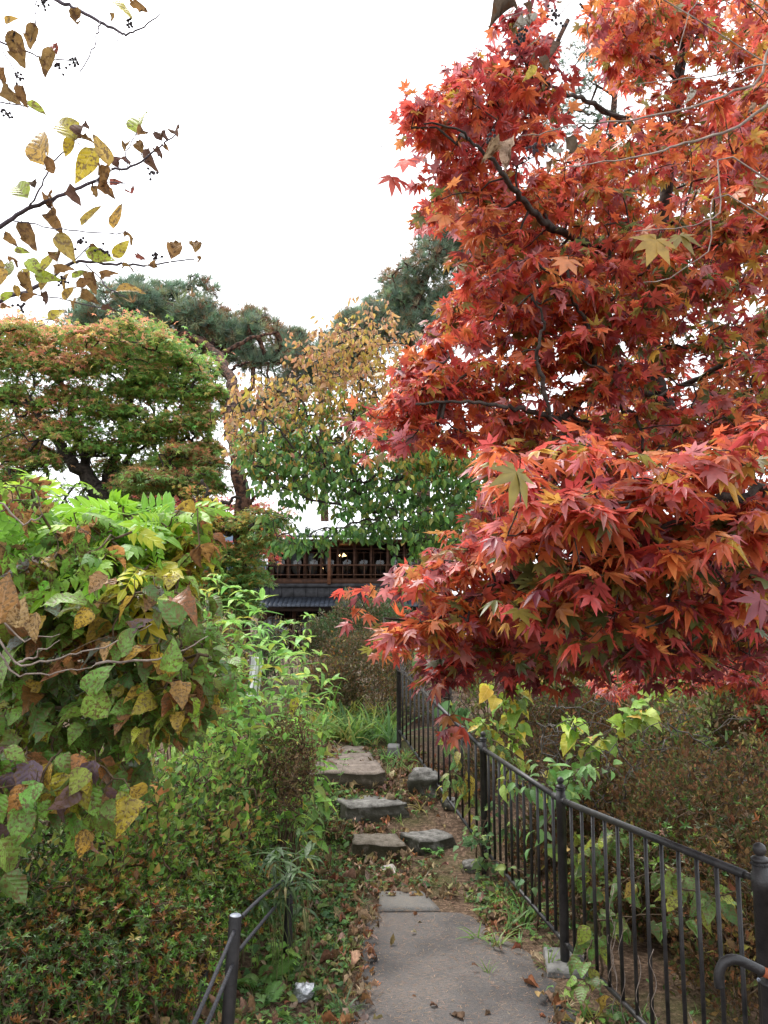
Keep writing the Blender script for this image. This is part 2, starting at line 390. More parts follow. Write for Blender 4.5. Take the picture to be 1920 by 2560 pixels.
def t_pinnate(n=5, ln=.38, wd=.4, droop=.5, seed=0):
    r = np.random.default_rng(seed); ps = []
    def spine(t): return np.array([0, math.sin(droop*t)/droop, -(1-math.cos(droop*t))/droop])
    for i in range(n):
        t = .22+.68*i/(n-.5); b = spine(t)
        for s_ in (-1, 1):
            a = rad(58-25*t+r.normal(0, 6))
            ps.append(place(t_oval(wd, .35, .12, 4, 0, i), b, (s_*math.sin(a), math.cos(a), -.15-.2*t), (0, .2, 1), ln*r.uniform(.85, 1.1)*(1-.25*abs(t-.5))))
    ps.append(place(t_oval(wd, .3, .12, 4), spine(.95), (0, 1, -droop*.8), (0, droop, 1), ln))
    q = [spine(t) for t in np.linspace(0, 1, 4)]
    V = np.array([p+np.array([e, 0, 0]) for p in q for e in (-.008, .008)]); T = np.array([(2*i, 2*i+1, 2*i+3) for i in range(3)]+[(2*i, 2*i+3, 2*i+2) for i in range(3)])
    ps.append((V, T)); return merge(ps)
def t_fern(n=15, droop=.9):
    V = []; T = []
    for i in range(n):
        t = .1+.88*i/n; y, z = math.sin(droop*t)/droop, -(1-math.cos(droop*t))/droop+.15*t; l_ = .26*math.sin(PI*(t*.85+.12))
        for s_ in (-1, 1):
            b = len(V); V += [(0, y-.022, z), (s_*l_, y+.06, z-.05), (0, y+.026, z), (s_*l_*.5, y+.055, z+.005)]; T += [(b, b+1, b+3), (b, b+3, b+2)]
    return np.array(V, float), np.array(T)
def t_blade(seed=0, bend=1.0, wd=.035):
    V = []; t = np.linspace(0, 1, 5); ph = bend*t
    y = np.concatenate([[0], np.cumsum(.25*np.cos(ph[1:]))]); z = np.concatenate([[0], np.cumsum(-.25*np.sin(ph[1:]))])
    for i in range(5):
        h = wd*(1-t[i]**2)+.002
        V += [(-h, y[i], z[i]), (h, y[i], z[i])]
    return np.array(V), np.array([(2*i, 2*i+1, 2*i+3) for i in range(4)]+[(2*i, 2*i+3, 2*i+2) for i in range(4)])
def t_grass(n=10, wd=.03, seed=0):
    r = np.random.default_rng(seed); ps = []
    for i in range(n):
        a = r.uniform(0, 2*PI); e = r.uniform(.1, .7)
        d = (math.cos(a)*e, math.sin(a)*e, 1); nn = np.cross(d, np.cross((0, 0, 1), d)+1e-6); nn = unit(np.array([-d[0], -d[1], .3]))
        v, t = place(t_blade(i, r.uniform(.5, 1.6), wd), (r.normal(0, .05), r.normal(0, .05), 0), d, nn, r.uniform(.6, 1.1)); ps.append((v, t))
    V, T = merge(ps)
    return V[:, [0, 2, 1]]*np.array([1, 1, -1]), T          # +y is up for scatter
TP = dict(
    maple=[t_maple(d, k, s) for k, (d, s) in enumerate([(.12, .18), (.25, .17), (.4, .16), (.5, .18), (.3, .19), (.6, .16), (.95, .15), (-.1, .18)])],
    star=[t_star(k) for k in range(4)],
    oval=[t_oval(.5, c, f, 5, .0, k) for k, (c, f) in enumerate([(.2, .1), (.5, .15), (.8, .2)])],
    broad=[t_oval(.72, c, f, 9, wv, k, .62) for k, (c, f, wv) in enumerate([(.35, .12, .25), (.6, .18, .3), (.9, .2, .35), (.2, .1, .3), (.7, .35, .5)])],
    curled=[t_oval(.55, c, f, 10, wv, k) for k, (c, f, wv) in enumerate([(.6, .35, .6), (1.2, .5, .8), (1.6, .4, 1.0), (.4, .8, .6), (-.8, .5, .8)])],
    lance=[t_oval(.24, c, .15, 5, .05, k, .8) for k, c in enumerate((.3, .6, .9, .1))],
    leafy=[t_oval(.42, c, .15, 5, .08, k, .7) for k, c in enumerate((.3, .6, .9))],
    kite=[t_kite(.5, .12, .15), t_kite(.42, .2, .3), t_kite(.6, .08, .05)],
    ros=[t_rosette(n, e, w_, k) for k, (n, e, w_) in enumerate([(7, 38, .27), (6, 55, .25), (8, 45, .26), (7, 28, .3)])],
    tuft=[t_tuft(16, 60, .03, k) for k in range(4)],
    pinn=[t_pinnate(5, .36, .42, d, k) for k, d in enumerate((.4, .8, 1.2))],
    fern=[t_fern(15, d) for d in (.7, 1.1)],
    grass=[t_grass(9, .03, k) for k in range(4)],
    sasa=[t_oval(.16, c, .1, 5, .03, k, .6) for k, c in enumerate((.5, .9, .3))],
)
def pal(cols, n, wts=None, jit=.18):
    cols = np.array(cols, float); p = None if wts is None else np.array(wts, float)/sum(wts)
    c = cols[R.choice(len(cols), n, p=p)]
    return np.clip(c*np.exp(R.normal(0, jit, (n, 1)))*np.exp(R.normal(0, jit*.4, (n, 3))), .004, .95)

# ------------------------------------------------------------------ sampling helpers
def inpoly(px, py, poly):
    poly = np.array(poly, float); x2, y2 = np.roll(poly[:, 0], -1), np.roll(poly[:, 1], -1); c = np.zeros(len(px), bool)
    for x1, y1, xb, yb in zip(poly[:, 0], poly[:, 1], x2, y2):
        if y1 == yb: continue
        c ^= ((y1 > py) != (yb > py)) & (px < (xb-x1)*(py-y1)/(yb-y1)+x1)
    return c
def region(poly, Y0, Y1, n, thr=None, ns=2.0, seed=0):
    """n points of a volume whose outline from the path is poly; thinned by a noise into clumps"""
    p = np.array(poly, float); lo, hi = p.min(0), p.max(0); res = []; got = 0
    for _ in range(200):
        q = R.uniform(lo, hi, (n*2, 2)); q = q[inpoly(q[:, 0], q[:, 1], p)]
        Y = R.uniform(Y0, Y1, len(q)); P = at(q[:, 0], q[:, 1], Y)
        if thr is not None: P = P[nz(P, ns, seed)+R.normal(0, .12, len(P)) > thr]
        res.append(P); got += len(P)
        if got >= n: break
    return np.concatenate(res)[:n]
def smooth_line(pts, m=6, jit=0.):
    P = np.array(pts, float); n = len(P)
    if n < 3: o = np.array([P[0]+(P[-1]-P[0])*t for t in np.linspace(0, 1, m)])
    else:
        Q = np.concatenate([[2*P[0]-P[1]], P, [2*P[-1]-P[-2]]]); o = []
        for i in range(n-1):
            a, b, c, d = Q[i:i+4]
            for t in np.linspace(0, 1, m, endpoint=(i == n-2)):
                o.append(.5*(2*b+(c-a)*t+(2*a-5*b+4*c-d)*t*t+(3*b-a-3*c+d)*t**3))
        o = np.array(o)
    if jit: o[1:-1] += R.normal(0, jit, o[1:-1].shape)
    return o
def limb(mb, pts, r0, r1, k=7, jit=0., m=6):
    L = smooth_line(pts, m, jit); mb.tube(L, np.linspace(r0, r1, len(L)), k); return L
def pl(seq, Ys):
    """pixel polyline with depths -> world points"""
    seq = np.array(seq, float); Y = np.interp(np.linspace(0, 1, len(seq)), np.linspace(0, 1, len(Ys)), Ys); return at(seq[:, 0], seq[:, 1], Y)
def grow(mb, skel, pts, r0=.0015, exp=.42, rmax=.02, k=4, bend=.1, bias=.0):
    """joins every point to the nearest wood already there, thickness from what it carries"""
    skel = np.asarray(skel); n0 = len(skel)
    if len(pts) == 0: return
    d0 = np.min(np.linalg.norm(pts[:, None]-skel[None, ::max(1, n0//120)], axis=2), 1); order = np.argsort(d0); pts = pts[order]
    W = np.concatenate([skel, pts]); par = np.zeros(len(pts), int); cost = np.zeros(len(W)); cost[n0:] = d0[order]*bias
    for i in range(len(pts)):
        j = n0+i; dd = np.sum((W[:j]-W[j])**2, 1)
        par[i] = int(np.argmin(dd))
    cnt = np.ones(len(pts))
    for i in range(len(pts)-1, -1, -1):
        if par[i] >= n0: cnt[par[i]-n0] += cnt[i]
    rr = np.minimum(r0*cnt**exp, rmax); rp = np.array([min(rr[p-n0] if p >= n0 else rmax, rr[i]*1.25) for i, p in enumerate(par)])
    mb.edges(W[par], pts, rp, rr*.9, k, bend)
def sprays(Cn, k, size, droop=.35, spread=.5, up=.7, outd=None, outw=0.):
    """k leaves around each centre: positions, tip directions, face normals"""
    n = len(Cn); P = np.repeat(Cn, k, 0); a = R.uniform(0, 2*PI, n*k)
    D = np.stack([np.cos(a), np.sin(a), -droop+R.normal(0, .35, n*k)], 1)
    if outd is not None: D = D+np.repeat(outd, k, 0)*outw
    D = unit(D); N = unit(R.normal(0, 1, (n*k, 3))*(1-up)+np.array([0, 0, up]))
    P = P+D*size*spread*R.uniform(.1, 1, (n*k, 1))
    return P, D, N
def dome(c, rx, ry, rz, n, thick=.25, edge=0.):
    """points of a domed pad: flat underneath, arched on top"""
    a = R.uniform(0, 2*PI, n); r = np.sqrt(R.uniform(0, 1, n))
    h = R.beta(2, 1.3, n)
    z = rz*(1-r**2)*1.0-edge*r**2*rz-(1-h)*thick*rz*2
    return np.stack([c[0]+rx*r*np.cos(a), c[1]+ry*r*np.sin(a), c[2]+z], 1), h, np.stack([np.cos(a)*r, np.sin(a)*r, .6+0*r], 1)

# ================================================================== THE SETTING
def grid_mesh(xs, ys, zf):
    X, Y = np.meshgrid(xs, ys); V = np.stack([X, Y, zf(X, Y)], -1).reshape(-1, 3); nx = len(xs)
    i = (np.arange(len(ys)-1)[:, None]*nx+np.arange(nx-1)).ravel()
    return V, np.concatenate([np.stack([i, i+1, i+nx+1], 1), np.stack([i, i+nx+1, i+nx], 1)])
g = MB()
xs = np.concatenate([-np.geomspace(400, 3.1, 40), np.arange(-3, 3.01, .06), np.geomspace(3.1, 400, 40)])
ys = np.concatenate([-np.geomspace(60, 1, 14), np.arange(-.8, 9, .06), np.geomspace(9.1, 700, 50)])
g.add(*grid_mesh(xs, ys, G)); tag(g.build('ground', M['soil'], smooth=True), kind='structure')
# path of worn asphalt, edges ragged
yy = np.arange(-2, 4.43, .05)
xl = np.interp(yy, [-2, 3.0, 3.6, 4.45], [-.36, -.17, -.135, -.10])+.02*np.sin(9*yy)+.015*np.sin(23*yy+1)+.01*np.sin(51*yy)
xr = np.interp(yy, [-2, 2.4, 3.3, 3.75, 4.1, 4.45], [1.12, 1.0, .84, .74, .64, .48])+.02*np.sin(8*yy+2)+.015*np.sin(21*yy)+.01*np.sin(47*yy)
tt = np.linspace(0, 1, 9); V = []
for k in range(len(yy)):
    for t in tt:
        x = xl[k]+(xr[k]-xl[k])*t; V.append((x, yy[k], max(float(G(x, yy[k])), 0)+.016-.020*(abs(2*t-1)**10)))
i = (np.arange(len(yy)-1)[:, None]*9+np.arange(8)).ravel()
g = MB(); g.add(V, np.concatenate([np.stack([i, i+1, i+10], 1), np.stack([i, i+10, i+9], 1)]))
tag(g.build('path', M['path'], smooth=True), kind='structure')
# far hill
g = MB(); xs = np.linspace(-420, 300, 60); ys = np.linspace(300, 620, 12)
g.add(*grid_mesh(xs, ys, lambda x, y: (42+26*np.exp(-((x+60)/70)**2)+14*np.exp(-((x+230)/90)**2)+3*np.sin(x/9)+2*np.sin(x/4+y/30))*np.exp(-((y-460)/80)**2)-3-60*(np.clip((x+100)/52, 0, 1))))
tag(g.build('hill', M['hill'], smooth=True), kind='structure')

# ================================================================== STONES
def stone(name, label, cat, m, fl, fr, ztop, depth, z0=0., group=None, rough=.012, seed=0, back=(0, 0), skew=0.):
    """dressed stone whose front lower edge runs from fl to fr (x, y)"""
    r = np.random.default_rng(seed); fl, fr = np.array(fl), np.array(fr); d = fr-fl; L = np.linalg.norm(d); d = d/L; q = np.array([-d[1], d[0]])
    nx, ny, nzz = max(6, int(L/.03)), max(5, int(depth/.03)), 5
    bm_V = []; T = []
    def quad_grid(f, a, b):
        o = len(bm_V)
        for i in range(a+1):
            for j in range(b+1): bm_V.append(f(i/a, j/b))
        for i in range(a):
            for j in range(b):
                p0 = o+i*(b+1)+j; T.extend([(p0, p0+b+1, p0+b+2), (p0, p0+b+2, p0+1)])
    hz = ztop-z0
    def pt(s, t, h):
        # rounded arris: pull corners in
        e = lambda v, k: v
        inx = .02*(max(0, 1-s*L/.03)**2-max(0, 1-(1-s)*L/.03)**2)*(.4+h)
        iny = .02*(max(0, 1-t*depth/.03)**2)*(h > .7)
        p = fl+d*(s*L+inx+back[0]*t+(back[1]-back[0])*s*t)+q*(t*depth+iny+skew*h)
        n = np.array([p[0], p[1], h*hz])
        o = rough*np.array([nz(n, 17, seed), nz(n, 15, seed+1), nz(n, 13, seed+2)])+rough*.45*np.array([nz(n, 60, seed+3), nz(n, 57, seed+4), nz(n, 51, seed+5)])
        drop = .014*(max(0, 1-t*depth/.03)**2+max(0, 1-s*L/.03)**2+max(0, 1-(1-s)*L/.03)**2)*h
        return (p[0]+o[0], p[1]+o[1], z0+h*hz+o[2]-drop)
    quad_grid(lambda s, t: pt(s, t, 1), nx, ny)
    quad_grid(lambda s, h: pt(s, 0, 1-h), nx, nzz)
    quad_grid(lambda t, h: pt(0, 1-t, 1-h), ny, nzz)
    quad_grid(lambda t, h: pt(1, t, 1-h), ny, nzz)
    quad_grid(lambda s, h: pt(1-s, 1, 1-h), nx, nzz)
    b = MB(); b.add(bm_V, T); o = b.build(name, m, smooth=False); tag(o, label, cat, group); return o
def zat(py, Y): return float(at(960, py, Y)[2])
def stp(name, label, m, pxl, pxr, pyb, pyt, z0, depth, seed, pyb2=None, **k):
    a = on_z(pxl, pyb, z0); b = on_z(pxr, pyb2 or pyb, z0); zt = zat(pyt, a[1])
    return stone(name, label, 'step', m, a[:2], b[:2], zt, depth, z0-.06, 'stone steps up the path', .012, seed, **k)
stp('stone_step', 'lowest mossy brown stone step, thick block nearest the path', M['brownstone'], 872, 1029, 2162, 2113, .0, .26, 3, 2160, back=(0, -.07))
stp('stone_step', 'low grey stone step set right of the thick mossy one', M['stone'], 1040, 1150, 2134, 2102, .03, .20, 5, 2120, back=(-.05, -.06))
stp('stone_step', 'tilted rough grey stone step in the middle of the stair', M['stone'], 858, 1028, 2052, 2020, .16, .30, 8, 2040, back=(-.04, -.03))
stp('stone_step', 'wide pale top step with a mossy dark front', M['paleslab'], 742, 974, 1966, 1936, .30, 1.15, 12, 1960, back=(.05, -.06))
a = on_z(935, 2285, 0.01); b = on_z(1118, 2285, 0.01)
stone('paving_slab', 'flat grey paving slab at the head of the asphalt path', 'paving slab', M['slab'], a[:2]+[0, .02], b[:2]+[0, .02],   .026, .27, -.04, None, .003, 21, back=(0, -.1))
def boulder(label, px, py, Y, r, m, seed, sq=(1, 1, .8)):
    c = at(px, py, Y); c[2] = float(G(c[0], c[1]))+.35*r*sq[2]; n1, n2 = 18, 28; V = []
    for i in range(n1+1):
        for j in range(n2):
            a, e = 2*PI*j/n2, -PI/2+PI*i/n1
            d = np.array([math.cos(e)*math.cos(a), math.cos(e)*math.sin(a), math.sin(e)]); d2 = np.sign(d)*np.abs(d)**.75
            V.append(c+d2*r*np.array(sq)*(1+.24*nz(d*1.0, 2.1, seed)+.10*nz(d, 5, seed+1)+.04*nz(d, 13, seed)+.015*nz(d, 40, seed)))
    T = [(i*n2+j, i*n2+(j+1) % n2, (i+1)*n2+(j+1) % n2) for i in range(n1) for j in range(n2)]+[(i*n2+j, (i+1)*n2+(j+1) % n2, (i+1)*n2+j) for i in range(n1) for j in range(n2)]
    b = MB(); b.add(V, T); return tag(b.build('boulder', m, smooth=False), label, 'rock')
boulder('grey boulder under the fence beside the top step', 1064, 1960, 6.12, .125, M['stone'], 2, (1, .9, .85))
boulder('small grey stone at the foot of the fence beside the low right step', 1180, 2168, 5.1, .055, M['stone'], 4)
boulder('half buried pale rock in bamboo grass behind the rope post', 505, 2285, 3.95, .13, M['stone'], 6, (1.4, .8, .7))
boulder('low grey stone just below the fence rail right of the middle step', 1125, 2015, 5.9, .06, M['stone'], 9)
a = on_z(962, 1890, .38)
c = np.array([a[0], a[1]+.05]); stone('stone_block', 'small square grey stone block by the far end of the fence', 'stone block', M['concrete'], c, c+[.15, -.012], zat(1866, a[1]+.05), .13, .3, None, .006, 31)

# ================================================================== IRON FENCE
A_ = at(1903, 2205, 2.39); B_ = at(1402, 2000, 3.79); C_ = at(1208, 1872, 5.0); D_ = at(997, 1668, 7.3)
posts = [dict(x=A_[0], y=2.39, top=.85, bot=.10, z0=-.12, r=.0245), dict(x=B_[0], y=3.79, top=.746, bot=.113, z0=.0, r=.0215), dict(x=C_[0], y=5.0, top=.767, bot=.16, z0=.0, r=.0215), dict(x=D_[0], y=7.3, top=1.09, bot=.525, z0=.36, r=.0215)]
fence = thing('iron_fence', 'black painted iron fence with round finials running up beside the path', 'fence', (posts[1]['x'], 3.79, 0))
def P_(p, z): return np.array([p['x'], p['y'], z])
for k, p in enumerate(posts):
    b = MB(); h = p['top']+.055; r = p['r']; ln = (-.012, 0) if k == 1 else (0, 0)
    prof = [(r, p['z0']), (r, p['top']-.03), (r*1.12, p['top']-.028), (r*1.12, p['top']+.022), (r*.95, p['top']+.024), (r*.95, h), (0, h)]
    b.lathe((p['x'], p['y'], 0), prof, 20); po = b.build('post', M['iron'], fence, True)
    b = MB(); b.lathe((p['x'], p['y'], h), [(r*.95, 0), (r*1.06, .003), (r*1.06, .009), (r*.9, .012)]+[(r*.78*math.cos(e), .034+r*.8*math.sin(e)) for e in np.linspace(-1.0, PI/2, 10)], 20)
    for j in range(22):
        a = 2*PI*j/22; b.lathe((p['x']+r*1.02*math.cos(a), p['y']+r*1.02*math.sin(a), h-.006), [(0, -.003), (.0028, -.0015), (.0028, .0015), (0, .003)], 5)
    b.build('finial', M['iron'], po, True)
for k in range(3):
    p, q = posts[k], posts[k+1]; d = unit(P_(q, q['top'])-P_(p, p['top']))
    for nm, key, r in (('top_rail', 'top', .0135), ('bottom_rail', 'bot', .0105)):
        b = MB(); s0, s1 = P_(p, p[key]), P_(q, q[key]); dd = unit(s1-s0)
        b.tube(np.array([s0+dd*.075, s1-dd*.045]), r, 14); o = b.build(nm, M['iron'], fence, True)
        for e0, e1, rr_ in ((s0+dd*.02, s0+dd*.085, r*.72 if k == 0 else r*1.15), (s1-dd*.055, s1-dd*.018, r*1.15), (s1-dd*.11, s1-dd*.105, r*1.12)):
            b = MB(); b.tube(np.array([e0, e1]), rr_, 12); b.build('bracket', M['iron'], o, True)
    n = [12, 11, 15][k]
    for j in range(1, n+1):
        t = j/(n+1); x = p['x']+(q['x']-p['x'])*t; y = p['y']+(q['y']-p['y'])*t
        zb = p['bot']+(q['bot']-p['bot'])*t; zt = p['top']+(q['top']-p['top'])*t
        b = MB(); b.tube(np.array([[x, y, zb], [x+R.normal(0, .001), y, (zb+zt)/2], [x, y, zt-.008]]), .0078, 8); b.build('baluster', M['iron'], fence, True)
pB = posts[1]
fb = stone('footing', None, None, M['concrete'], (pB['x']-.13, pB['y']-.10), (pB['x']+.12, pB['y']-.13), .035, .24, -.14, None, .004, 41)
fb.parent = fence; fb.location = [-x for x in fence.location]

# handrail at the lower right
hd = thing('handrail', 'end of a black bent handrail with brown grip on a round post', 'handrail', at(1925, 2460, 2.1)*[1, 1, 0])
b = MB(); Ph = at([1800, 1797, 1799, 1808, 1824, 1846, 1875, 1906], [2468, 2448, 2428, 2409, 2400, 2400, 2413, 2428], 2.12); b.tube(smooth_line(Ph, 5), .0128, 16); b.build('bent_pipe', M['iron'], hd, True)
b = MB(); b.tube(at([1904, 1960, 2060, 2200], [2427, 2452, 2497, 2560], 2.12), .0122, 16); b.build('grip', M['rubber'], hd, True)
pp = at(1925, 2452, 2.13); b = MB(); b.lathe((pp[0], pp[1], 0), [(.024, -.1), (.024, pp[2]-.01), (.026, pp[2]-.008), (.026, pp[2]-.002), (.014, pp[2]), (.012, pp[2]+.02), (0, pp[2]+.02)], 20); po = b.build('post', M['iron'], hd, True)
b = MB(); b.lathe(at(1896, 2449, 2.105), [(0, .004), (.004, .003), (.0045, 0)], 10, (0, -1, .3)); b.build('screw', M['capgrey'], po, True)

# rope fence on the left
rf = thing('rope_fence', 'low black rope fence with round post and grey cap below azaleas', 'fence', at(578, 2560, 3.0)*[1, 1, 0])
pt = at(589, 2288, 3.0); pb = at(568, 2580, 3.0)
b = MB(); b.lathe(pb-(pt-pb)*.3, [(.0235, 0), (.0235, np.linalg.norm(pt-pb)*1.3-.004), (.0215, np.linalg.norm(pt-pb)*1.3)], 24, pt-pb); po = b.build('post', M['iron'], rf, True)
b = MB(); b.lathe(pt, [(.0215, -.002), (.019, .0015), (0, .002)], 24, pt-pb); b.build('cap', M['capgrey'], po, True)
p2 = at(722, 2190, 3.85); b = MB(); b.lathe(p2*[1, 1, 0]+[0, 0, .0], [(.022, 0), (.022, p2[2]+.025), (.02, p2[2]+.029), (0, p2[2]+.03)], 20); b.build('post', M['iron'], rf, True)
def rope(P, r=.0068):
    L = smooth_line(P, 30); V = MB(); V.tube(L, r*(1+.10*np.sin(np.arange(len(L))*2.1)), 10); V.build('rope', M['rope'], rf, True)
f_ = .16
rope([at(586, 2326, 2.985), at(552, 2405, 2.75), at(480, 2570, 2.33), at(330, 2900, 1.8)])
rope([at(581, 2412, 2.985), at(556, 2470, 2.78), at(512, 2575, 2.45), at(380, 2900, 1.9)])
rope([at(604, 2292, 3.01), at(642, 2254, 3.28), at(680, 2222, 3.55), at(720, 2192, 3.83)])
rope([at(598, 2375, 3.01), at(640, 2324, 3.25), at(680, 2276, 3.52), at(720, 2232, 3.83)])
b = MB(); s0, s1 = at(517, 2408, 3.3), at(497, 2520, 3.25); b.tube(np.array([s1-(s0-s1)*.5, s0]), .012, 12); tag(b.build('stake', M['iron'], smooth=True), 'short black stake leaning behind the rope post', 'stake')

# ================================================================== HOUSE
HY = 34.0
def hx(px): return float(at(px, 1400, HY)[0])
def hz(py): return float(at(960, py, HY)[2])
def hbox(name, m, parent, px0, px1, py0, py1, y0, y1):
    b = MB(); b.box(hx(px0), hx(px1), HY+y0, HY+y1, hz(py1), hz(py0)); return b.build(name, M[m], parent)
ho = thing('wooden_house', 'old two storey wooden house with lit windows behind the trees', 'house', (hx(860), HY, -.45))
L_, R_ = 640, 1060
hbox('wall', 'mud', ho, R_, R_+70, 1350, 1680, .05, 5)
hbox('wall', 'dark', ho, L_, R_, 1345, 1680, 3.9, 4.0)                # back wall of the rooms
hbox('floor', 'wood', ho, L_, R_, 1460, 1466, .1, 3.9)
hbox('ceiling', 'wood', ho, L_, R_, 1352, 1356, -.9, 3.9)
hbox('skirting_boards', 'wood', ho, L_, R_, 1446, 1460, .0, .08)
hbox('beam', 'black', ho, L_-8, R_+6, 1459, 1468, -.06, .12)
wl = hbox('board_wall', 'black', ho, L_-8, R_+6, 1468, 1498, .0, .12)
for px in range(L_, R_, 30): hbox('batten', 'black', wl, px, px+4, 1468.5, 1498, -.035, -.003)
for px in np.arange(L_-3, R_+8, 41.5):
    if abs(px-823) > 12: hbox('column', 'wood', ho, px-3, px+3, 1356, 1446, -.02, .1)
hbox('column', 'woodlight', ho, 819.5, 827.5, 1352, 1461, -.16, -.06)
rl = hbox('railing', 'wood', ho, L_, R_, 1411, 1415, -.14, -.085)
for px in range(L_, R_, 27): hbox('baluster', 'wood', rl, px, px+2.6, 1415.2, 1446, -.135, -.09)
hbox('lower_rail', 'wood', rl, L_, R_, 1436, 1438.5, -.15, -.138)
for px in np.arange(L_+2, R_-30, 41.5):
    w = hbox('window', 'wood', ho, px, px+1.5, 1372, 1446, .04, .07)
    hbox('sash', 'wood', w, px+35, px+36.5, 1372, 1446, .04, .07); hbox('sash', 'wood', w, px+1.6, px+34.9, 1372, 1373.5, .04, .07)
    hbox('sash', 'wood', w, px+1.6, px+34.9, 1381, 1382.2, .04, .07); hbox('sash', 'wood', w, px+18, px+19.2, 1382.4, 1446, .045, .065)
    hbox('sash', 'wood', w, px+1.6, px+17.8, 1412, 1413, .045, .065)
    hbox('pane', 'glass', w, px+1.6, px+34.9, 1373.5, 1446, .052, .056)
    if R.uniform() < .4: hbox('screen_or_reflection', 'pane_white', w, px+2.5, px+17, 1383, 1443, .1, .12)  # pale panel added to stand in for white sky reflected in the pane
def roof(name, m, px0, px1, pyf, yf, yb, rise, th=.1):
    b = MB(); x0, x1, z = hx(px0), hx(px1), hz(pyf); n = 40
    for k in range(n):
        a0 = x0+(x1-x0)*k/n; a1 = x0+(x1-x0)*(k+1)/n-.02
        V = [(a0, HY+yf, z), (a1, HY+yf, z), (a1, HY+yb, z+rise), (a0, HY+yb, z+rise)]; V += [(x, y, zz-th) for x, y, zz in V]
        b.add(V, [(0, 1, 2), (0, 2, 3), (4, 6, 5), (4, 7, 6), (0, 4, 5), (0, 5, 1), (1, 5, 6), (1, 6, 2), (2, 6, 7), (2, 7, 3), (3, 7, 4), (3, 4, 0)])
        b.box(a1-.005, a1+.025, HY+yf, HY+yf+.06, z-.02, z+.03)
    return b.build(name, M[m], ho)
rr = roof('roof', 'tin', L_-40, R_+70, 1342, -1.1, 4.2, 1.15)
b = MB(); b.box(hx(L_-40), hx(R_+70), HY-1.16, HY-1.1, hz(1350), hz(1344)); b.build('gutter', M['bluetile'], rr)
rr = roof('pent_roof', 'bluetile', L_-14, R_+14, 1514, -1.2, -.01, .38, .06)
hbox('eave_beam', 'dark', ho, L_-10, R_+10, 1518, 1528, -.9, -.7)
for px in (650, 735, 822, 910, 1000): hbox('column', 'wood', ho, px-3, px+4, 1520, 1690, .0, .12)
for px0 in (654, 739, 827, 915):
    w = hbox('window', 'wood', ho, px0, px0+2, 1528, 1640, .04, .08)
    for k in range(1, 6): hbox('sash', 'wood', w, px0+k*14.5, px0+k*14.5+1.5, 1528, 1640, .04, .08)
    for py in (1545, 1562, 1580, 1610, 1625): hbox('sash', 'wood', w, px0+2, px0+80, py, py+1.5, .045, .075)
    hbox('screen_or_reflection', 'pane_white', w, px0+4, px0+78, 1534, 1578, .3, .32); hbox('pane', 'glass', w, px0+2, px0+80, 1528, 1640, .058, .062)
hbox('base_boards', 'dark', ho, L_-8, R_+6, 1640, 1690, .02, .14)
for nm, px, py in (('small lit pendant lamp behind the upper window right of the post', 856, 1390), ('small lit lamp low behind the window left of the post', 817, 1421)):
    p = at(px, py, HY+1.2); t = thing('pendant_lamp', nm, 'lamp', p)
    b = MB(); b.lathe(p, [(.02, .16), (.07, .12), (.19, 0), (.17, 0), (.05, .1)], 14); b.build('lamp_shade', M['lamp'], t, True)
    b = MB(); b.tube(np.array([p+[0, 0, .16], p+[0, 0, .45]]), .008, 6); b.build('cord', M['dark'], t)
    b = MB(); b.lathe(p, [(0, -.05), (.05, -.02), (.05, .03), (0, .06)], 10); b.build('bulb', M['lamp'], t)

# pale building far behind, left
fbld = thing('flat_roofed_building', 'pale flat roofed building far behind the green maple', 'building', at(350, 1300, 62))
def fbox(name, m, a, bb, c, d, y0, y1, par=fbld):
    p, q = at(a, d, 62), at(bb, c, 62); b = MB(); b.box(p[0], q[0], 62+y0, 62+y1, p[2], q[2]); return b.build(name, M[m], par)
fw = fbox('wall', 'greywall', 200, 440, 1250, 1690, 0, 9); fbox('parapet', 'concrete', 195, 445, 1240, 1250, -.3, 9.2)
fbox('penthouse', 'greywall', 225, 330, 1205, 1240, 2, 7); fbox('tan_wing', 'greywall', 345, 480, 1262, 1690, -4, -.5); rw = fbox('wing_roof', 'concrete', 335, 500, 1254, 1262, -5, -.3)
for px in range(215, 330, 36): w = fbox('window', 'dark', px, px+22, 1262, 1285, -.05, -.01, fw)

# white cloth hanging behind the weeds
wc = thing('white_banner', 'white cloth banner half hidden behind the bright green weeds', 'banner', gp(float(at(640, 1700, 5.7)[0]), 5.7))
b = MB(); q = [(626, 1648), (655, 1640), (661, 1720), (640, 1742), (612, 1735)]; V = []
for t in np.linspace(0, 1, 10):
    for s_ in np.linspace(0, 1, 8):
        p = at(628+30*s_-14*t, 1642+100*t, 5.7); V.append(p+[0, .03*math.sin(6*s_+2*t)+.012, 0])
for k in range(2):
    i = (np.arange(9)[:, None]*8+np.arange(7)).ravel(); Vv = np.array(V)+[0, .006*k, 0]
    b.add(Vv, np.concatenate([np.stack([i, i+1, i+9], 1), np.stack([i, i+9, i+8], 1)]))
b.build('cloth', M['cloth'], wc, True)
b = MB(); p0 = at(628, 1630, 5.75); b.tube(np.array([p0, [p0[0], 5.75, .1]]), .012, 8); b.build('pole', M['greybark'], wc)

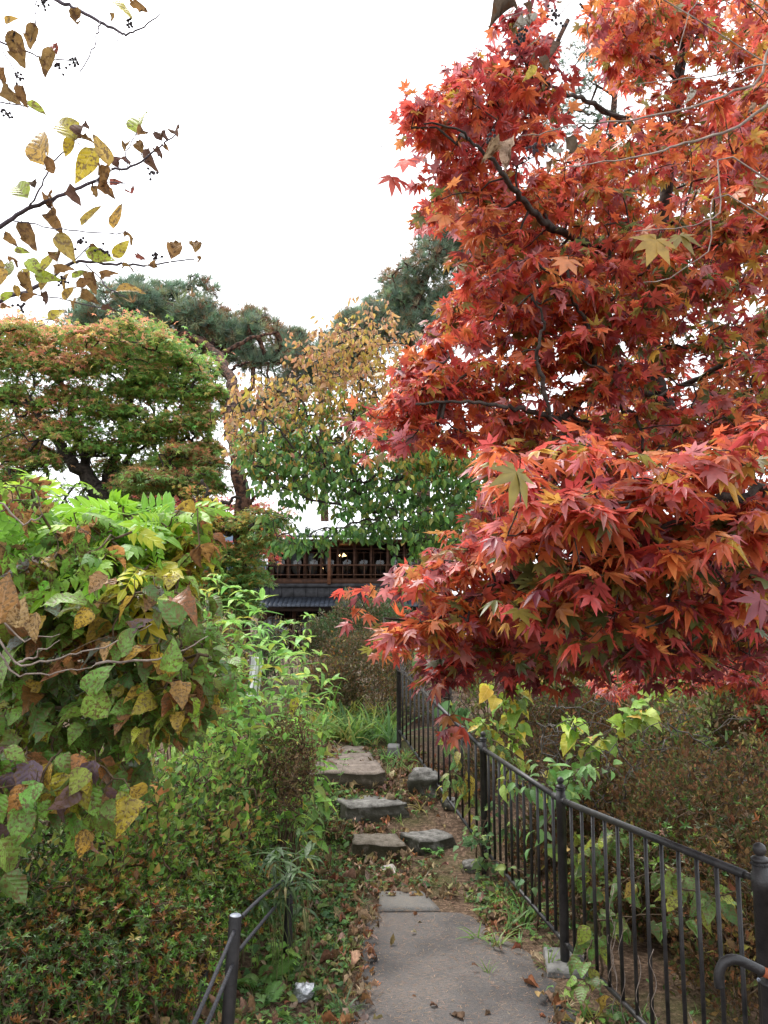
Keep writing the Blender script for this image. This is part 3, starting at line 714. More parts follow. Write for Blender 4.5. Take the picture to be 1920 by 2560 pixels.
# ================================================================== RED MAPLE (right)
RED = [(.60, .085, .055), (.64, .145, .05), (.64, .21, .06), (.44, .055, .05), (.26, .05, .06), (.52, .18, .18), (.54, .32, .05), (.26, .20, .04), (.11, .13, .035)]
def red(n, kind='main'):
    wt = dict(main=[5, 5, 3, 2.6, 1.2, 2.4, .9, 1.4, .7], deep=[2, 2.5, 2, 3, 2, .5, 1, 2.2, 2.2], orange=[5, 6, 4, 1.8, .6, 2.4, 1.1, 1, .4], crimson=[3, 1.5, .6, 5, 4, 1, .2, .4, .4], top=[6, 4, 1.5, 4, 1, 2.5, .2, .1, 0], under=[1.6, .8, .4, 3.5, 5, .5, .2, 1.6, 1])[kind]  # deep and under favour dark leaves, putting the crown's shade into the colours
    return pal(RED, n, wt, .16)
def leaf_mass(mb, Cn, k, size, col, tpl, droop=.35, up=.62, spread=1.5, sj=.27, outd=None, outw=0.):
    P, D, N = sprays(Cn, k, size, droop, spread, up, outd, outw); n = len(P)
    mb.scatter(TP[tpl] if isinstance(tpl, str) else tpl, P, D, N, size*np.exp(np.clip(R.normal(-.03, sj, n), -.7, .3)), col(n) if callable(col) else col)
def red_crown():
    tr = at(2080, 1900, 4.4); base = np.array([tr[0], 4.4, float(G(tr[0], 4.4))])
    t = thing('red_maple', 'large red and orange maple arching over the iron fence', 'tree', base)
    b = MB(); sk = []
    trunk = np.concatenate([[base], at([2060, 1985, 1850, 1720, 1645, 1632, 1640, 1675, 1720, 1760], [1750, 1480, 1270, 1110, 980, 850, 700, 380, 60, -250], np.array([4.4, 4.35, 4.25, 4.15, 4.1, 4.1, 4.05, 4, 4, 4]))])
    b2 = MB(); sk.append(limb(b2, trunk, .075, .025, 10, .006)); b2.build('trunk', M['bark'], t, True)
    lines = [
        (pl([(1631, 984), (1585, 978), (1504, 995), (1463, 995), (1423, 1033), (1388, 1047), (1365, 1039), (1307, 1024), (1238, 1012), (1150, 1005), (1040, 1010)], (4.1, 3.2, 2.75, 2.6)), .021, .004),
        (pl([(1640, 760), (1597, 706), (1562, 683), (1504, 642), (1440, 596), (1377, 567), (1330, 527), (1296, 486), (1261, 440), (1238, 405), (1203, 376), (1150, 330), (1060, 310)], (4.0, 3.1, 2.65, 2.5)), .024, .003),
        (pl([(1670, 420), (1600, 330), (1527, 284), (1460, 250), (1400, 231), (1330, 190), (1290, 120)], (4.0, 3.2, 2.7)), .018, .003),
        (pl([(1700, 200), (1600, 120), (1500, 60), (1450, 10)], (4.0, 3.4)), .02, .006),
        (pl([(1371, 1036), (1359, 955), (1345, 874), (1359, 798), (1330, 740)], (2.75, 2.6)), .011, .003),
        (pl([(1510, 995), (1480, 900), (1469, 816), (1434, 758), (1400, 690)], (3.0, 2.7)), .013, .003),
        (pl([(1850, 1270), (1700, 1240), (1560, 1190), (1450, 1140), (1350, 1120), (1260, 1130)], (4.1, 3.5)), .016, .004),
        (pl([(2150, 1140), (2020, 1190), (1915, 1221), (1782, 1255), (1683, 1308), (1573, 1354), (1452, 1383), (1336, 1389), (1220, 1420)], (2.2, 1.9, 2.0, 2.2)), .014, .003),
        (pl([(2150, 1280), (1917, 1355), (1830, 1405), (1750, 1430), (1640, 1460), (1500, 1500)], (2.5, 2.4)), .012, .003),
        (pl([(2000, 1520), (1800, 1500), (1560, 1540), (1440, 1560), (1300, 1590), (1180, 1600), (1050, 1560), (960, 1545)], (4.1, 3.4, 3.0)), .022, .004),
        (pl([(2050, 1650), (1940, 1600), (1850, 1600), (1760, 1640)], (4.1, 3.6)), .02, .006),
        (pl([(1660, 600), (1780, 520), (1900, 420), (2000, 300)], (4.0, 3.2)), .022, .006),
        (pl([(1630, 1000), (1720, 960), (1840, 900), (1960, 870)], (4.1, 3.4)), .02, .006)]
    brs = [(L, a, c) for L, a, c in lines]
    for L, a, c in brs: sk.append(limb(b, L, a, c, 7, .004))
    skel = np.concatenate(sk); cr = MB()
    def mass(poly, y0, y1, n, size, kind, k=6, thr=-.2, ns=3.2, seed=0, lay=True, **kw):
        n = int(n*1.22); Cn = region(poly, y0, y1, n, thr, ns, seed) 
        if lay: q_ = Cn[:, 2]+.35*np.abs(Cn[:, 0]-1.4); Cn[:, 2] += np.round(q_/.17)*.17+R.normal(0, .03, len(Cn))-q_
        leaf_mass(cr, Cn, k, size, lambda m: red(m, kind), 'maple', **kw); return Cn
    allc = []
    # upper crown
    up = [(1330, -30), (1380, 40), (1330, 110), (1400, 170), (1480, 300), (1600, 340), (1950, 330), (1960, -40), (1450, -60), (1440, 60)]
    allc.append(mass([(1470, -40), (1460, 60), (1520, 180), (1600, 330), (1960, 380), (1960, -40)], 2.6, 4.2, 330, .043, 'orange', seed=1))
    allc.append(mass([(1235, 10), (1300, -10), (1385, 40), (1400, 180), (1330, 330), (1260, 330), (1255, 130)], 2.7, 3.1, 42, .043, 'crimson', seed=2, thr=None))
    allc.append(mass([(1003, 290), (1100, 220), (1220, 160), (1330, 170), (1420, 270), (1400, 430), (1300, 480), (1200, 470), (1110, 420), (1040, 340)], 2.6, 3.2, 165, .043, 'top', seed=3))
    allc.append(mass([(1040, 470), (1100, 430), (1260, 440), (1400, 420), (1500, 320), (1700, 330), (1950, 380), (1950, 600), (1500, 600), (1300, 640), (1180, 560), (1080, 520)], 2.6, 4.0, 420, .043, 'orange', seed=4))
    allc.append(mass([(1120, 580), (1230, 560), (1560, 620), (1640, 760), (1560, 960), (1300, 1000), (1180, 980), (1060, 1000), (1010, 1010), (960, 1050), (900, 1090), (960, 1000), (1060, 870), (1120, 780), (1180, 700)], 2.7, 3.7, 520, .043, 'main', seed=5))
    allc.append(mass([(1560, 560), (1950, 560), (1950, 1150), (1600, 1130), (1480, 1000), (1600, 850)], 2.6, 4.3, 420, .045, 'deep', seed=6))
    allc.append(mass([(1180, 990), (1350, 1060), (1500, 1010), (1650, 1010), (1950, 1000), (1950, 1160), (1500, 1180), (1350, 1160), (1210, 1110)], 2.9, 4.2, 330, .043, 'main', seed=7))
    allc.append(mass([(840, 1080), (880, 1065), (1000, 1010), (1080, 1000), (1060, 1050), (960, 1090), (850, 1110)], 2.7, 3.0, 18, .043, 'top', k=4, seed=8, thr=None))
    allc.append(mass([(960, 1010), (1010, 930), (1090, 900), (1180, 960), (1160, 1060), (1020, 1060)], 2.7, 3.1, 70, .043, 'top', seed=18, thr=None))
    allc.append(mass([(1420, 600), (1560, 380), (1960, 330), (1960, 1170), (1500, 1170), (1400, 1040), (1480, 860)], 4.3, 5.0, 330, .056, 'deep', seed=21, thr=-.4))
    allc.append(mass([(1530, -40), (1560, 150), (1700, 400), (1960, 420), (1960, -40)], 3.6, 4.6, 150, .055, 'orange', seed=22, thr=-.3))
    allc.append(mass([(1240, 1150), (1400, 1080), (1960, 1080), (1960, 1560), (1250, 1560), (1180, 1300)], 2.9, 3.8, 330, .05, 'deep', seed=23, thr=-.4))
    # lower bough towards the camera
    allc.append(mass([(1200, 1290), (1250, 1190), (1400, 1160), (1600, 1150), (1750, 1110), (1950, 1080), (1950, 1260), (1700, 1330), (1500, 1400), (1300, 1400)], 1.7, 2.3, 190, .05, 'orange', seed=9, outw=0, droop=.3, up=.75))
    allc.append(mass([(1220, 1380), (1420, 1390), (1620, 1360), (1950, 1290), (1950, 1520), (1600, 1560), (1300, 1530)], 1.9, 2.7, 220, .049, 'deep', seed=10))
    allc.append(mass([(935, 1600), (990, 1530), (1060, 1450), (1140, 1360), (1220, 1290), (1320, 1300), (1350, 1460), (1300, 1560), (1150, 1590), (1040, 1600)], 2.2, 3.1, 260, .043, 'main', seed=11))
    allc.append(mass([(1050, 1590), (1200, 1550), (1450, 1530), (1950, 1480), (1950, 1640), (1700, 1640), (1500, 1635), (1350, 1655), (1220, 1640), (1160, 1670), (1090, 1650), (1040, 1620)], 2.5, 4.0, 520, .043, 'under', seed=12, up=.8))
    allc.append(mass([(1070, 1660), (1140, 1650), (1175, 1700), (1165, 1750), (1120, 1760), (1090, 1710)], 2.5, 2.75, 14, .048, 'crimson', seed=13, k=4, thr=None))
    for (qx, qy) in ((1300, 1665), (1480, 1655), (1400, 1640), (1620, 1660), (1230, 1650)): allc.append(mass([(qx-50, qy-40), (qx+50, qy-40), (qx+30, qy+40), (qx-20, qy+45)], 2.5, 3.3, 8, .045, 'under', seed=13, k=4, thr=None, lay=False))
    allc.append(mass([(855, 1520), (900, 1470), (950, 1500), (1000, 1500), (960, 1560), (890, 1560)], 2.6, 2.9, 8, .043, 'top', k=3, seed=14, thr=None))
    grow(b, skel, np.concatenate(allc), .0011, .45, .008, 4, .1)
    b.build('branches', M['bark'], t, True)
    # a few large yellow-green leaves held clear of the mass
    big = [(1290, 1180, 1275, 1320, 1.3, 7), (1640, 600, 1610, 690, 2.3, 6), (1700, 590, 1750, 640, 2.3, 7), (1420, 650, 1390, 700, 2.4, 2), (1110, 540, 1090, 580, 2.6, 2), (1900, 1500, 1840, 1570, 1.6, 4), (1700, 1140, 1770, 1200, 1.75, 0), (1790, 1170, 1760, 1240, 1.7, 5), (980, 445, 972, 485, 2.6, 0), (1015, 400, 1000, 440, 2.6, 0), (1000, 450, 1030, 480, 2.65, 3)]
    for a0, b0, a1, b1, Y, c in big:
        P, Q = at(a0, b0, Y), at(a1, b1, Y*.97); s_ = np.linalg.norm(Q-P)*.62
        cr.scatter([TP['maple'][R.integers(0, 3)]], P[None], (Q-P)[None], np.array([[R.normal(0, .3), -1., .45]]), [s_], pal([RED[c]], 1, None, .1))
    cr.build('crown', M['maple'], t)
red_crown()
def maple2():
    p = at(1950, 1900, 6.2); base = gp(float(p[0]), 6.2); t = thing('red_maple', 'small leaved crimson maple low at the right edge behind the fence', 'tree', base)
    b = MB(); L = limb(b, np.concatenate([[base], at([1930, 1880, 1800], [1720, 1600, 1560], 6.2)]), .05, .015, 8, .01); L2 = limb(b, at([1910, 1850, 1700, 1560], [1660, 1640, 1650, 1680], 6.0), .02, .006)
    b.build('trunk', M['bark'], t, True); cr = MB(); b = MB()
    Cn = region([(1480, 1690), (1600, 1650), (1700, 1600), (1960, 1540), (1960, 1860), (1880, 1830), (1860, 1720), (1750, 1710), (1600, 1730), (1520, 1740)], 5.6, 6.8, 330, -.1, 2.5, 3)
    leaf_mass(cr, Cn, 6, .05, lambda m: red(m, 'top'), 'maple'); grow(b, np.concatenate([L, L2]), Cn, .0015, .4, .01, 4)
    b.build('branches', M['bark'], t); cr.build('crown', M['maple'], t)
maple2()

# ================================================================== LAYERED GREEN MAPLES (left, middle distance)
def z3(x, y): return x*.5787, 700+y*.5787
def layered(name, label, base, stems, pads, Y, dY, leafs, n, cols, wts, tip, scale3=True, seed=0, thick=.35, hgt=.45, tipb=.55, vol=None):
    t = thing(name, label, 'tree', base); b = MB(); sk = []
    for S, r0, r1 in stems: sk.append(limb(b, S, r0, r1, 8, .02))
    b.build('trunk', M['bark'], t, True); b = MB(); cr = MB(); pc = []
    zz_ = [float(at(960, z3(0, p_[1])[1] if scale3 else p_[1], Y)[2]) for p_ in pads]; zlo, zhi = min(zz_), max(zz_)
    sub = []
    for cx, cyy, rx, ry in pads:
        sub.append((cx, cyy, rx*.95, ry*.7))
        for q in range(4): sub.append((cx+rx*R.uniform(-.85, .85), cyy+ry*R.uniform(-.25, .75), rx*R.uniform(.4, .75), ry*R.uniform(.3, .55)))
    for cx, cyy, rx, ry in sub:
        px, py = z3(cx, cyy) if scale3 else (cx, cyy); k = .5787 if scale3 else 1
        y = Y+R.uniform(-dY, dY); c = at(px, py, y); w_ = rx*k/FPX*y; h_ = ry*k/FPX*y
        m = int(n*.62*(rx*k/80)**1.3)+20; P, h, od = dome(c-[0, 0, h_*hgt], w_, w_*.8, h_*1.15, m, thick, .5); P += (R.normal(0, .17, (m, 3))*w_+nz(P, 9, seed)[:, None]*w_*.12)*[1, 1, .3]
        out_ = unit(od*[1, 1, .2]); D = unit(out_+R.normal(0, .55, (m, 3))+[0, 0, -.25]); N = unit(R.normal(0, .35, (m, 3))+[0, 0, .8]+out_*.25)
        gcol = pal(cols, m, wts, .2); tcol = pal(tip, m, None, .2)
        f = np.clip((h-.62)*2.6+R.normal(0, .25, m)+nz(P, 1.6, seed)*.5+tipb*np.clip((P[:, 2]-zlo)/(zhi-zlo), 0, 1)-.25, 0, 1)[:, None]; f = np.clip((f-.5)*2.2+.5, 0, 1)
        cr.scatter(TP['star'], P, D, N, leafs*1.12*np.exp(R.normal(0, .2, m)), gcol*(1-f)+tcol*f)
        pc.append(P[R.integers(0, m, 5)]-[0, 0, .03]); pc.append((c-[0, 0, h_*.7])[None])
    if vol:
        for poly, nv in vol:                                     # loose sprays between the layers
            Cn = region(poly, Y-dY, Y+dY*.8, nv, None); Cn[:, 2] = np.round(Cn[:, 2]/.22)*.22+R.normal(0, .035, len(Cn)); pc.append(Cn[::8])
            P = np.repeat(Cn, 7, 0)+R.normal(0, .13, (len(Cn)*7, 3))*[1, 1, .22]; m = len(P)
            f = (np.clip((P[:, 2]-zlo)/(zhi-zlo), 0, 1.2)*.75+nz(P, 1.6, seed)*.45+R.normal(0, .18, m) > .62)[:, None]
            cr.scatter(TP['star'], P, unit(R.normal(0, 1, (m, 3))*[1, 1, .3]-[0, 0, .25]), unit(R.normal(0, .4, (m, 3))+[0, 0, .8]), leafs*np.exp(R.normal(0, .2, m)), np.where(f, pal(tip, m, None, .2), pal(cols, m, wts, .2)))
    grow(b, np.concatenate(sk), np.concatenate(pc), .006, .42, .05, 5, .12); b.build('branches', M['bark'], t, True); cr.build('crown', M['far'], t)
    return t
GRN = [(.16, .32, .07), (.22, .38, .075), (.32, .41, .08), (.12, .23, .055)]
ORG = [(.72, .32, .16), (.66, .34, .17), (.58, .42, .12), (.74, .26, .17)]
Yg = 12.0
bs = at(250, 1420, Yg); bs[2] = float(G(bs[0], Yg))
padsG = [(90, 190, 150, 70), (250, 230, 110, 60), (430, 230, 120, 75), (640, 205, 130, 70), (540, 310, 130, 80), (760, 300, 110, 60), (840, 360, 110, 70), (660, 390, 120, 60), (150, 340, 150, 80), (330, 350, 120, 70), (860, 560, 95, 70), (640, 630, 130, 75), (170, 600, 120, 65), (310, 630, 90, 55), (450, 530, 130, 60), (50, 480, 120, 70), (300, 480, 120, 60), (560, 450, 110, 60), (760, 480, 120, 60), (740, 590, 110, 60), (700, 770, 150, 60), (850, 770, 95, 60), (520, 800, 120, 50), (180, 740, 130, 60), (60, 690, 120, 70), (620, 860, 130, 50), (830, 860, 120, 50), (380, 710, 120, 50), (60, 830, 110, 60), (-60, 300, 120, 90), (-80, 600, 120, 90), (930, 470, 70, 50), (900, 700, 70, 55), (30, 950, 120, 60), (-40, 1050, 120, 70), (90, 1020, 110, 60), (560, 960, 110, 40), (460, 900, 90, 40)]
layered('green_maple', 'broad green maple with orange tipped layers at the left edge', bs, [
    (np.concatenate([[bs], pl([(253, 1290), (255, 1250), (240, 1220), (205, 1180), (160, 1130), (110, 1060), (60, 1000)], (Yg, 11.6))]), .2, .04),
    (pl([(252, 1270), (262, 1215), (275, 1170), (300, 1120), (318, 1030), (325, 950), (340, 880)], (Yg, 12.4)), .11, .03),
    (pl([(254, 1255), (225, 1205), (205, 1130), (180, 1040), (150, 960), (120, 900)], (Yg, 12.5)), .10, .03),
    (pl([(275, 1262), (290, 1225), (330, 1190), (400, 1150), (470, 1090)], (Yg, 11.7)), .07, .02),
    (pl([(255, 1240), (330, 1130), (400, 1050), (450, 960), (490, 900)], (Yg, 11.8)), .05, .02)], padsG, Yg, 1.0, .058, 560, GRN, [3, 3, 2, 2], ORG, seed=2, vol=[([(-60, 800), (60, 770), (200, 820), (330, 790), (450, 830), (540, 900), (560, 1020), (540, 1120), (450, 1190), (340, 1150), (120, 1110), (60, 1200), (-60, 1260)], 1400), ([(-60, 1180), (120, 1190), (220, 1250), (150, 1320), (-60, 1330)], 260)])
Yb = 10.6
b2s = at(400, 1450, Yb); b2s[2] = float(G(b2s[0], Yb))
layered('green_maple', 'leaning green maple stem with low dark layers left of the pine trunk', b2s, [
    (np.concatenate([[b2s], pl([(402, 1310), (418, 1260), (440, 1215), (452, 1180)], (Yb,))]), .09, .04), (pl([(425, 1245), (380, 1200), (330, 1185)], (Yb, 10)), .04, .015),
    (pl([(60, 1380), (48, 1310), (30, 1250)], (10.2, 10)), .05, .03)],
    [(470, 1190, 80, 34), (390, 1185, 80, 32), (500, 1205, 60, 30), (330, 1200, 60, 28), (180, 1300, 90, 40), (80, 1290, 80, 40), (20, 1350, 70, 50), (120, 1370, 80, 40), (505, 1150, 55, 34), (470, 1120, 60, 30)], Yb, .7, .052, 420, GRN, [3, 3, 1, 3], [(.2, .16, .05), (.4, .16, .07)], False, 5)
Yc = 9.7
b3 = at(530, 1560, Yc); b3[2] = float(G(b3[0], Yc))
layered('green_maple', 'small maple with green and orange layers wrapped round the pine trunk', b3, [
    (np.concatenate([[b3], pl([(540, 1330), (534, 1280), (520, 1240), (505, 1200)], (Yc,))]), .07, .02), (pl([(536, 1300), (565, 1262), (600, 1245)], (Yc, 9.6)), .04, .015)],
    [(670, 1300, 60, 26), (650, 1335, 50, 30), (530, 1290, 55, 26), (590, 1318, 55, 16), (615, 1380, 55, 34), (570, 1380, 65, 32), (600, 1430, 45, 30), (560, 1440, 60, 34), (540, 1370, 80, 34), (580, 1430, 80, 40), (560, 1490, 70, 40), (520, 1450, 70, 40), (540, 1500, 70, 40), (650, 1280, 60, 24), (560, 1450, 60, 36), (590, 1490, 50, 30), (540, 1500, 70, 36)], Yc, .45, .043, 420, [(.15, .30, .08), (.2, .34, .08), (.34, .34, .07)], [3, 2, 1], [(.42, .3, .06), (.5, .2, .07), (.3, .28, .05)], False, 7, vol=[([(460, 1230), (550, 1240), (560, 1400), (590, 1430), (620, 1380), (630, 1290), (680, 1290), (660, 1360), (610, 1460), (560, 1520), (480, 1500), (440, 1350)], 330)])
Ys = 14.0
b4 = at(470, 1560, Ys); b4[2] = float(G(b4[0], Ys))
layered('scarlet_maple', 'scarlet maple behind the pine trunk beside the house', b4, [(np.concatenate([[b4], pl([(480, 1350), (490, 1280), (470, 1230)], (Ys,))]), .09, .03), (pl([(490, 1300), (600, 1260), (700, 1300)], (Ys,)), .05, .02)],
    [(440, 1240, 70, 40), (500, 1260, 70, 40), (450, 1300, 60, 36), (400, 1220, 60, 30), (660, 1260, 70, 40), (640, 1370, 50, 28), (680, 1320, 50, 30), (650, 1350, 50, 28), (560, 1370, 60, 40), (540, 1250, 60, 40), (520, 1340, 60, 40), (330, 1240, 50, 26)], Ys, .8, .06, 120, [(.55, .07, .07), (.6, .16, .10), (.5, .3, .1), (.3, .3, .09)], [3, 2, 1, 2], [(.6, .13, .10), (.6, .07, .07)], False, 9)

# ================================================================== PINES
PIN = [(.16, .25, .16), (.20, .28, .19), (.12, .18, .12), (.24, .27, .14)]
BRN = [(.34, .20, .10), (.40, .23, .12), (.25, .14, .08)]
def pine(label, base, stems, pads, Y, dY, n, ts, brown, dark=1.0, boughs=()):
    t = thing('pine_tree', label, 'tree', base); b = MB(); sk = []
    for S, r0, r1 in stems: sk.append(limb(b, S, r0, r1, 10, .015))
    b.build('trunk', M['pinebark'], t, True); b = MB(); cr = MB(); pc = []
    sub = []
    for px, py, rx, ry in pads:
        sub.append((px, py, rx*.95, ry*.8))
        for q in range(3): sub.append((px+rx*R.uniform(-.9, .9), py+ry*R.uniform(-.5, .8), rx*R.uniform(.5, .8), ry*R.uniform(.4, .8)))
    for px, py, rx, ry in sub:
        y = Y+R.uniform(-dY, dY); c = at(px, py, y); w_ = rx/FPX*y; h_ = ry/FPX*y; m = int(n*1.0*(rx/60)**1.5)+10
        P, h, od = dome(c-[0, 0, h_*.5], w_, w_*.8, h_*1.5, m, .45, .3)
        P = P[nz(P, 3.5, 4)+R.normal(0, .2, m) > -.35]; m = len(P)
        if m == 0: continue
        od = unit(P-(c-[0, 0, h_*1.2]))
        D = unit(od*.9+R.normal(0, .5, (m, 3))+[0, 0, .45]); P = P+R.normal(0, .1, (m, 3))*w_; f = (nz(P, 1.3, 7)+R.normal(0, .45, m) > 1-2*brown)[:, None]
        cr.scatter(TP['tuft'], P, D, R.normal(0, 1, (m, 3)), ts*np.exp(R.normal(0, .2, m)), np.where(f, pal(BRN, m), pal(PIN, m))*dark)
        pc.append(P[R.integers(0, m, max(6, m//9))]); pc.append((c-[0, 0, h_*.6])[None])
    grow(b, np.concatenate(sk), np.concatenate(pc), .008, .4, .06, 4, .12); b.build('branches', M['pinebark'], t, True); cr.build('crown', M['needle'], t)
Yp = 14.0; pb_ = at(610, 1700, 10.2); pb_[2] = float(G(pb_[0], 10.2))
pine('tall leaning pine with bare reddish trunk and blue green crown left of centre', pb_, [
    (np.concatenate([[pb_], pl([(607, 1417), (607, 1255), (590, 1128), (576, 1047), (580, 972), (560, 914), (535, 880), (490, 850), (420, 830)], (10.2, 10.4, 11.5, 12.8, 13.5))]), .115, .065),
    (pl([(575, 925), (600, 912), (625, 905)], (12, 11.8)), .025, .012), (pl([(607, 1270), (630, 1250), (650, 1232)], (10.3, 10.2)), .04, .014), (pl([(545, 890), (620, 850), (690, 830)], (13, 13.2)), .05, .02), (pl([(535, 880), (470, 800), (400, 740)], (13.3, 14)), .06, .02)],
    [(300, 730, 75, 40), (370, 715, 80, 42), (440, 735, 75, 42), (490, 775, 75, 45), (545, 800, 70, 40), (600, 815, 60, 36), (650, 800, 60, 34), (690, 840, 62, 36), (720, 875, 50, 26), (400, 780, 80, 45), (250, 770, 70, 40), (200, 790, 60, 34), (520, 860, 70, 34), (330, 800, 80, 45), (610, 865, 60, 30), (660, 890, 55, 26), (450, 850, 70, 36), (370, 860, 70, 40), (720, 850, 40, 30), (590, 1010, 40, 22), (640, 1020, 36, 20), (690, 985, 36, 24), (660, 1040, 40, 20)], Yp, .7, 125, .19, .36)
Yq = 18.5; qb = at(1064, 1700, Yq); qb[2] = float(G(qb[0], Yq))
pine('dark green pine rising behind the red maple right of centre', qb, [
    (np.concatenate([[qb], pl([(1064, 1480), (1062, 1300), (1050, 1100), (1030, 900), (1022, 820), (1060, 700), (1120, 600), (1220, 450), (1330, 250), (1420, 50)], (Yq,))]), .2, .06),
    (pl([(1025, 850), (960, 830), (880, 800)], (Yq, 18)), .06, .02), (pl([(1080, 660), (1040, 640), (980, 690)], (Yq, 18)), .06, .02)],
    [(1110, 570, 75, 45), (1085, 625, 85, 45), (1150, 640, 80, 50), (1060, 670, 70, 36), (980, 700, 60, 40), (960, 750, 80, 44), (1040, 740, 80, 50), (1110, 760, 90, 50), (900, 780, 60, 36), (960, 800, 90, 40), (1050, 810, 90, 40), (1130, 540, 60, 36), (1200, 560, 80, 50), (850, 850, 50, 24), (1000, 700, 50, 40)], Yq, 1.0, 160, .2, .2, 1.0)
pine('dim pine crown glimpsed through gaps in the upper red maple', gp(6.2, 21), [
    (np.concatenate([[gp(6.2, 21)], at([1480, 1500, 1530, 1560], [1200, 700, 300, 50], 21)]), .22, .06)],
    [(1440, 130, 60, 40), (1400, 250, 60, 40), (1360, 290, 60, 36), (1460, 200, 60, 40), (1480, 300, 70, 40), (1330, 340, 50, 30), (1800, 420, 90, 50), (1700, 440, 70, 40), (1560, 420, 90, 50), (1420, 600, 90, 60)], 21, .8, 60, .2, .1, .8)
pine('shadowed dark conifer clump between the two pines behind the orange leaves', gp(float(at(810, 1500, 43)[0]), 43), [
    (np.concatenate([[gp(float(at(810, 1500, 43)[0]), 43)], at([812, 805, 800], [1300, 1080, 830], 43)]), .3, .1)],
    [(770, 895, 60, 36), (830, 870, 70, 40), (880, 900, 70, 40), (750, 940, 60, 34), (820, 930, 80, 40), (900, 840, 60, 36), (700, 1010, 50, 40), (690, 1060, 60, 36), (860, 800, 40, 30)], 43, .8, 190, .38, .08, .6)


# ================================================================== ORANGE TO GREEN DOGWOOD (centre)
def centre_tree():
    Y = 9.0; base = at(1115, 1560, Y); base[2] = float(G(base[0], Y))
    t = thing('dogwood_tree', 'dogwood with tan orange top and green hanging leaves in the centre', 'tree', base)
    b = MB(); sk = [limb(b, np.concatenate([[base], at([1108, 1104], [1420, 1340], Y)]), .07, .045, 8, .01)]
    b.build('trunk', M['bark'], t, True); b = MB()
    def q(S, *Ys): return pl([(960+x*.5787, 700+y*.5787) for x, y in S], Ys)
    def q3(S, *Ys): return pl([z3(x, y) for x, y in S], Ys)
    for S, a, c in [
        (q([(255, 1150), (250, 1050), (330, 900), (430, 770), (470, 690)], Y, 8.8), .04, .012), (q([(250, 1060), (210, 980), (120, 930), (60, 900)], Y, 8.7), .03, .01),
        (q([(240, 1160), (165, 1120), (60, 1060), (0, 1000)], Y, 8.6), .035, .015), (q3([(1660, 1010), (1590, 960), (1540, 890), (1500, 790), (1480, 700)], 8.6, 8.6), .025, .008),
        (q3([(1640, 1005), (1480, 970), (1350, 950), (1240, 905), (1120, 880)], 8.6, 8.0), .022, .006), (q3([(1590, 950), (1400, 830), (1280, 740), (1200, 640), (1100, 560)], 8.6, 8.2), .022, .006),
        (q3([(1500, 790), (1520, 600), (1560, 450), (1580, 320)], 8.6, 8.8), .02, .005), (q3([(1430, 850), (1350, 640), (1300, 520), (1260, 430)], 8.5, 8.6), .015, .004),
        (q([(330, 900), (420, 860), (520, 790), (600, 760)], 8.8, 9.2), .02, .006), (q([(255, 1080), (330, 1020), (440, 980), (540, 960)], Y, 9.4), .02, .006),
        (q3([(1640, 1020), (1500, 1060), (1380, 1080), (1260, 1120)], 8.6, 8.0), .014, .005)]: sk.append(limb(b, S, a, c, 6, .01))
    cr = MB()
    TAN = [(.50, .27, .11), (.55, .31, .10), (.42, .20, .10), (.5, .3, .17), (.58, .38, .10)]; GR = [(.075, .17, .045), (.14, .30, .06), (.085, .20, .055), (.21, .34, .065)]; YE = [(.55, .40, .06), (.45, .36, .07), (.30, .28, .06)]
    def add(poly, y0, y1, n, cols, wts, size=.072, thr=-.15, k=4, seed=0):
        n = int(n*1.6); Cn = region(poly, y0, y1, n, None if thr is None else thr-.25, 2.2, seed); q_ = Cn[:, 2]+.22*np.abs(Cn[:, 0]-.7); Cn[:, 2] += np.round(q_/.30)*.30+R.normal(0, .06, len(Cn))-q_
        P, D, N = sprays(Cn, k, size, 1.5, 1.0, .35); cr.scatter(TP['oval'], P, D, N, size*np.exp(R.normal(0, .18, len(P))), pal(cols, len(P), wts, .17)); return Cn
    al = [add([(560, 1030), (585, 975), (640, 940), (700, 960), (760, 880), (800, 830), (850, 800), (920, 805), (1000, 880), (1040, 960), (960, 1060), (800, 1070), (700, 1050), (640, 1110), (570, 1120)], 8.0, 9.3, 430, TAN+YE[:2], None, .07, seed=1, thr=-.2),
          add([(700, 880), (830, 780), (930, 750), (1010, 790), (1100, 880), (1000, 980), (850, 960)], 8.2, 9.4, 95, TAN, None, .068, seed=2),
          add([(570, 1080), (680, 1000), (860, 980), (1040, 1000), (1080, 1080), (960, 1150), (760, 1160), (600, 1160)], 7.8, 9.2, 420, TAN+YE+GR, [2, 2, 1, 1, 3, 3, 3, 3, 4, 4, 2, 4], .072, seed=3),
          add([(590, 1120), (700, 1080), (860, 1070), (1000, 1060), (1180, 1080), (1340, 1160), (1260, 1290), (1150, 1380), (1050, 1335), (940, 1300), (860, 1270), (780, 1230), (700, 1230), (640, 1200)], 7.8, 9.8, 1050, GR+YE, [4, 4, 3, 3, .3, .3, .5], .086, seed=4, thr=-.3),
          add([(700, 1365), (640, 1310), (700, 1300), (770, 1325), (840, 1300), (960, 1290), (1060, 1320), (1100, 1345), (1000, 1335), (930, 1330), (860, 1318), (800, 1335), (740, 1360)], 7.7, 8.6, 110, GR, None, .078, seed=5, thr=-.3),
          add([(1000, 1110), (1090, 1090), (1190, 1120), (1180, 1175), (1090, 1190), (1010, 1150)], 8.0, 8.7, 110, YE+TAN, [3, 3, 1, 1, 1, 1, 1, 3], .075, seed=6, thr=None),
          add([(1020, 1370), (1090, 1350), (1110, 1400), (1040, 1410)], 8.6, 9.0, 30, [(.16, .34, .04), (.2, .36, .05)], None, .08, seed=7, thr=None)]
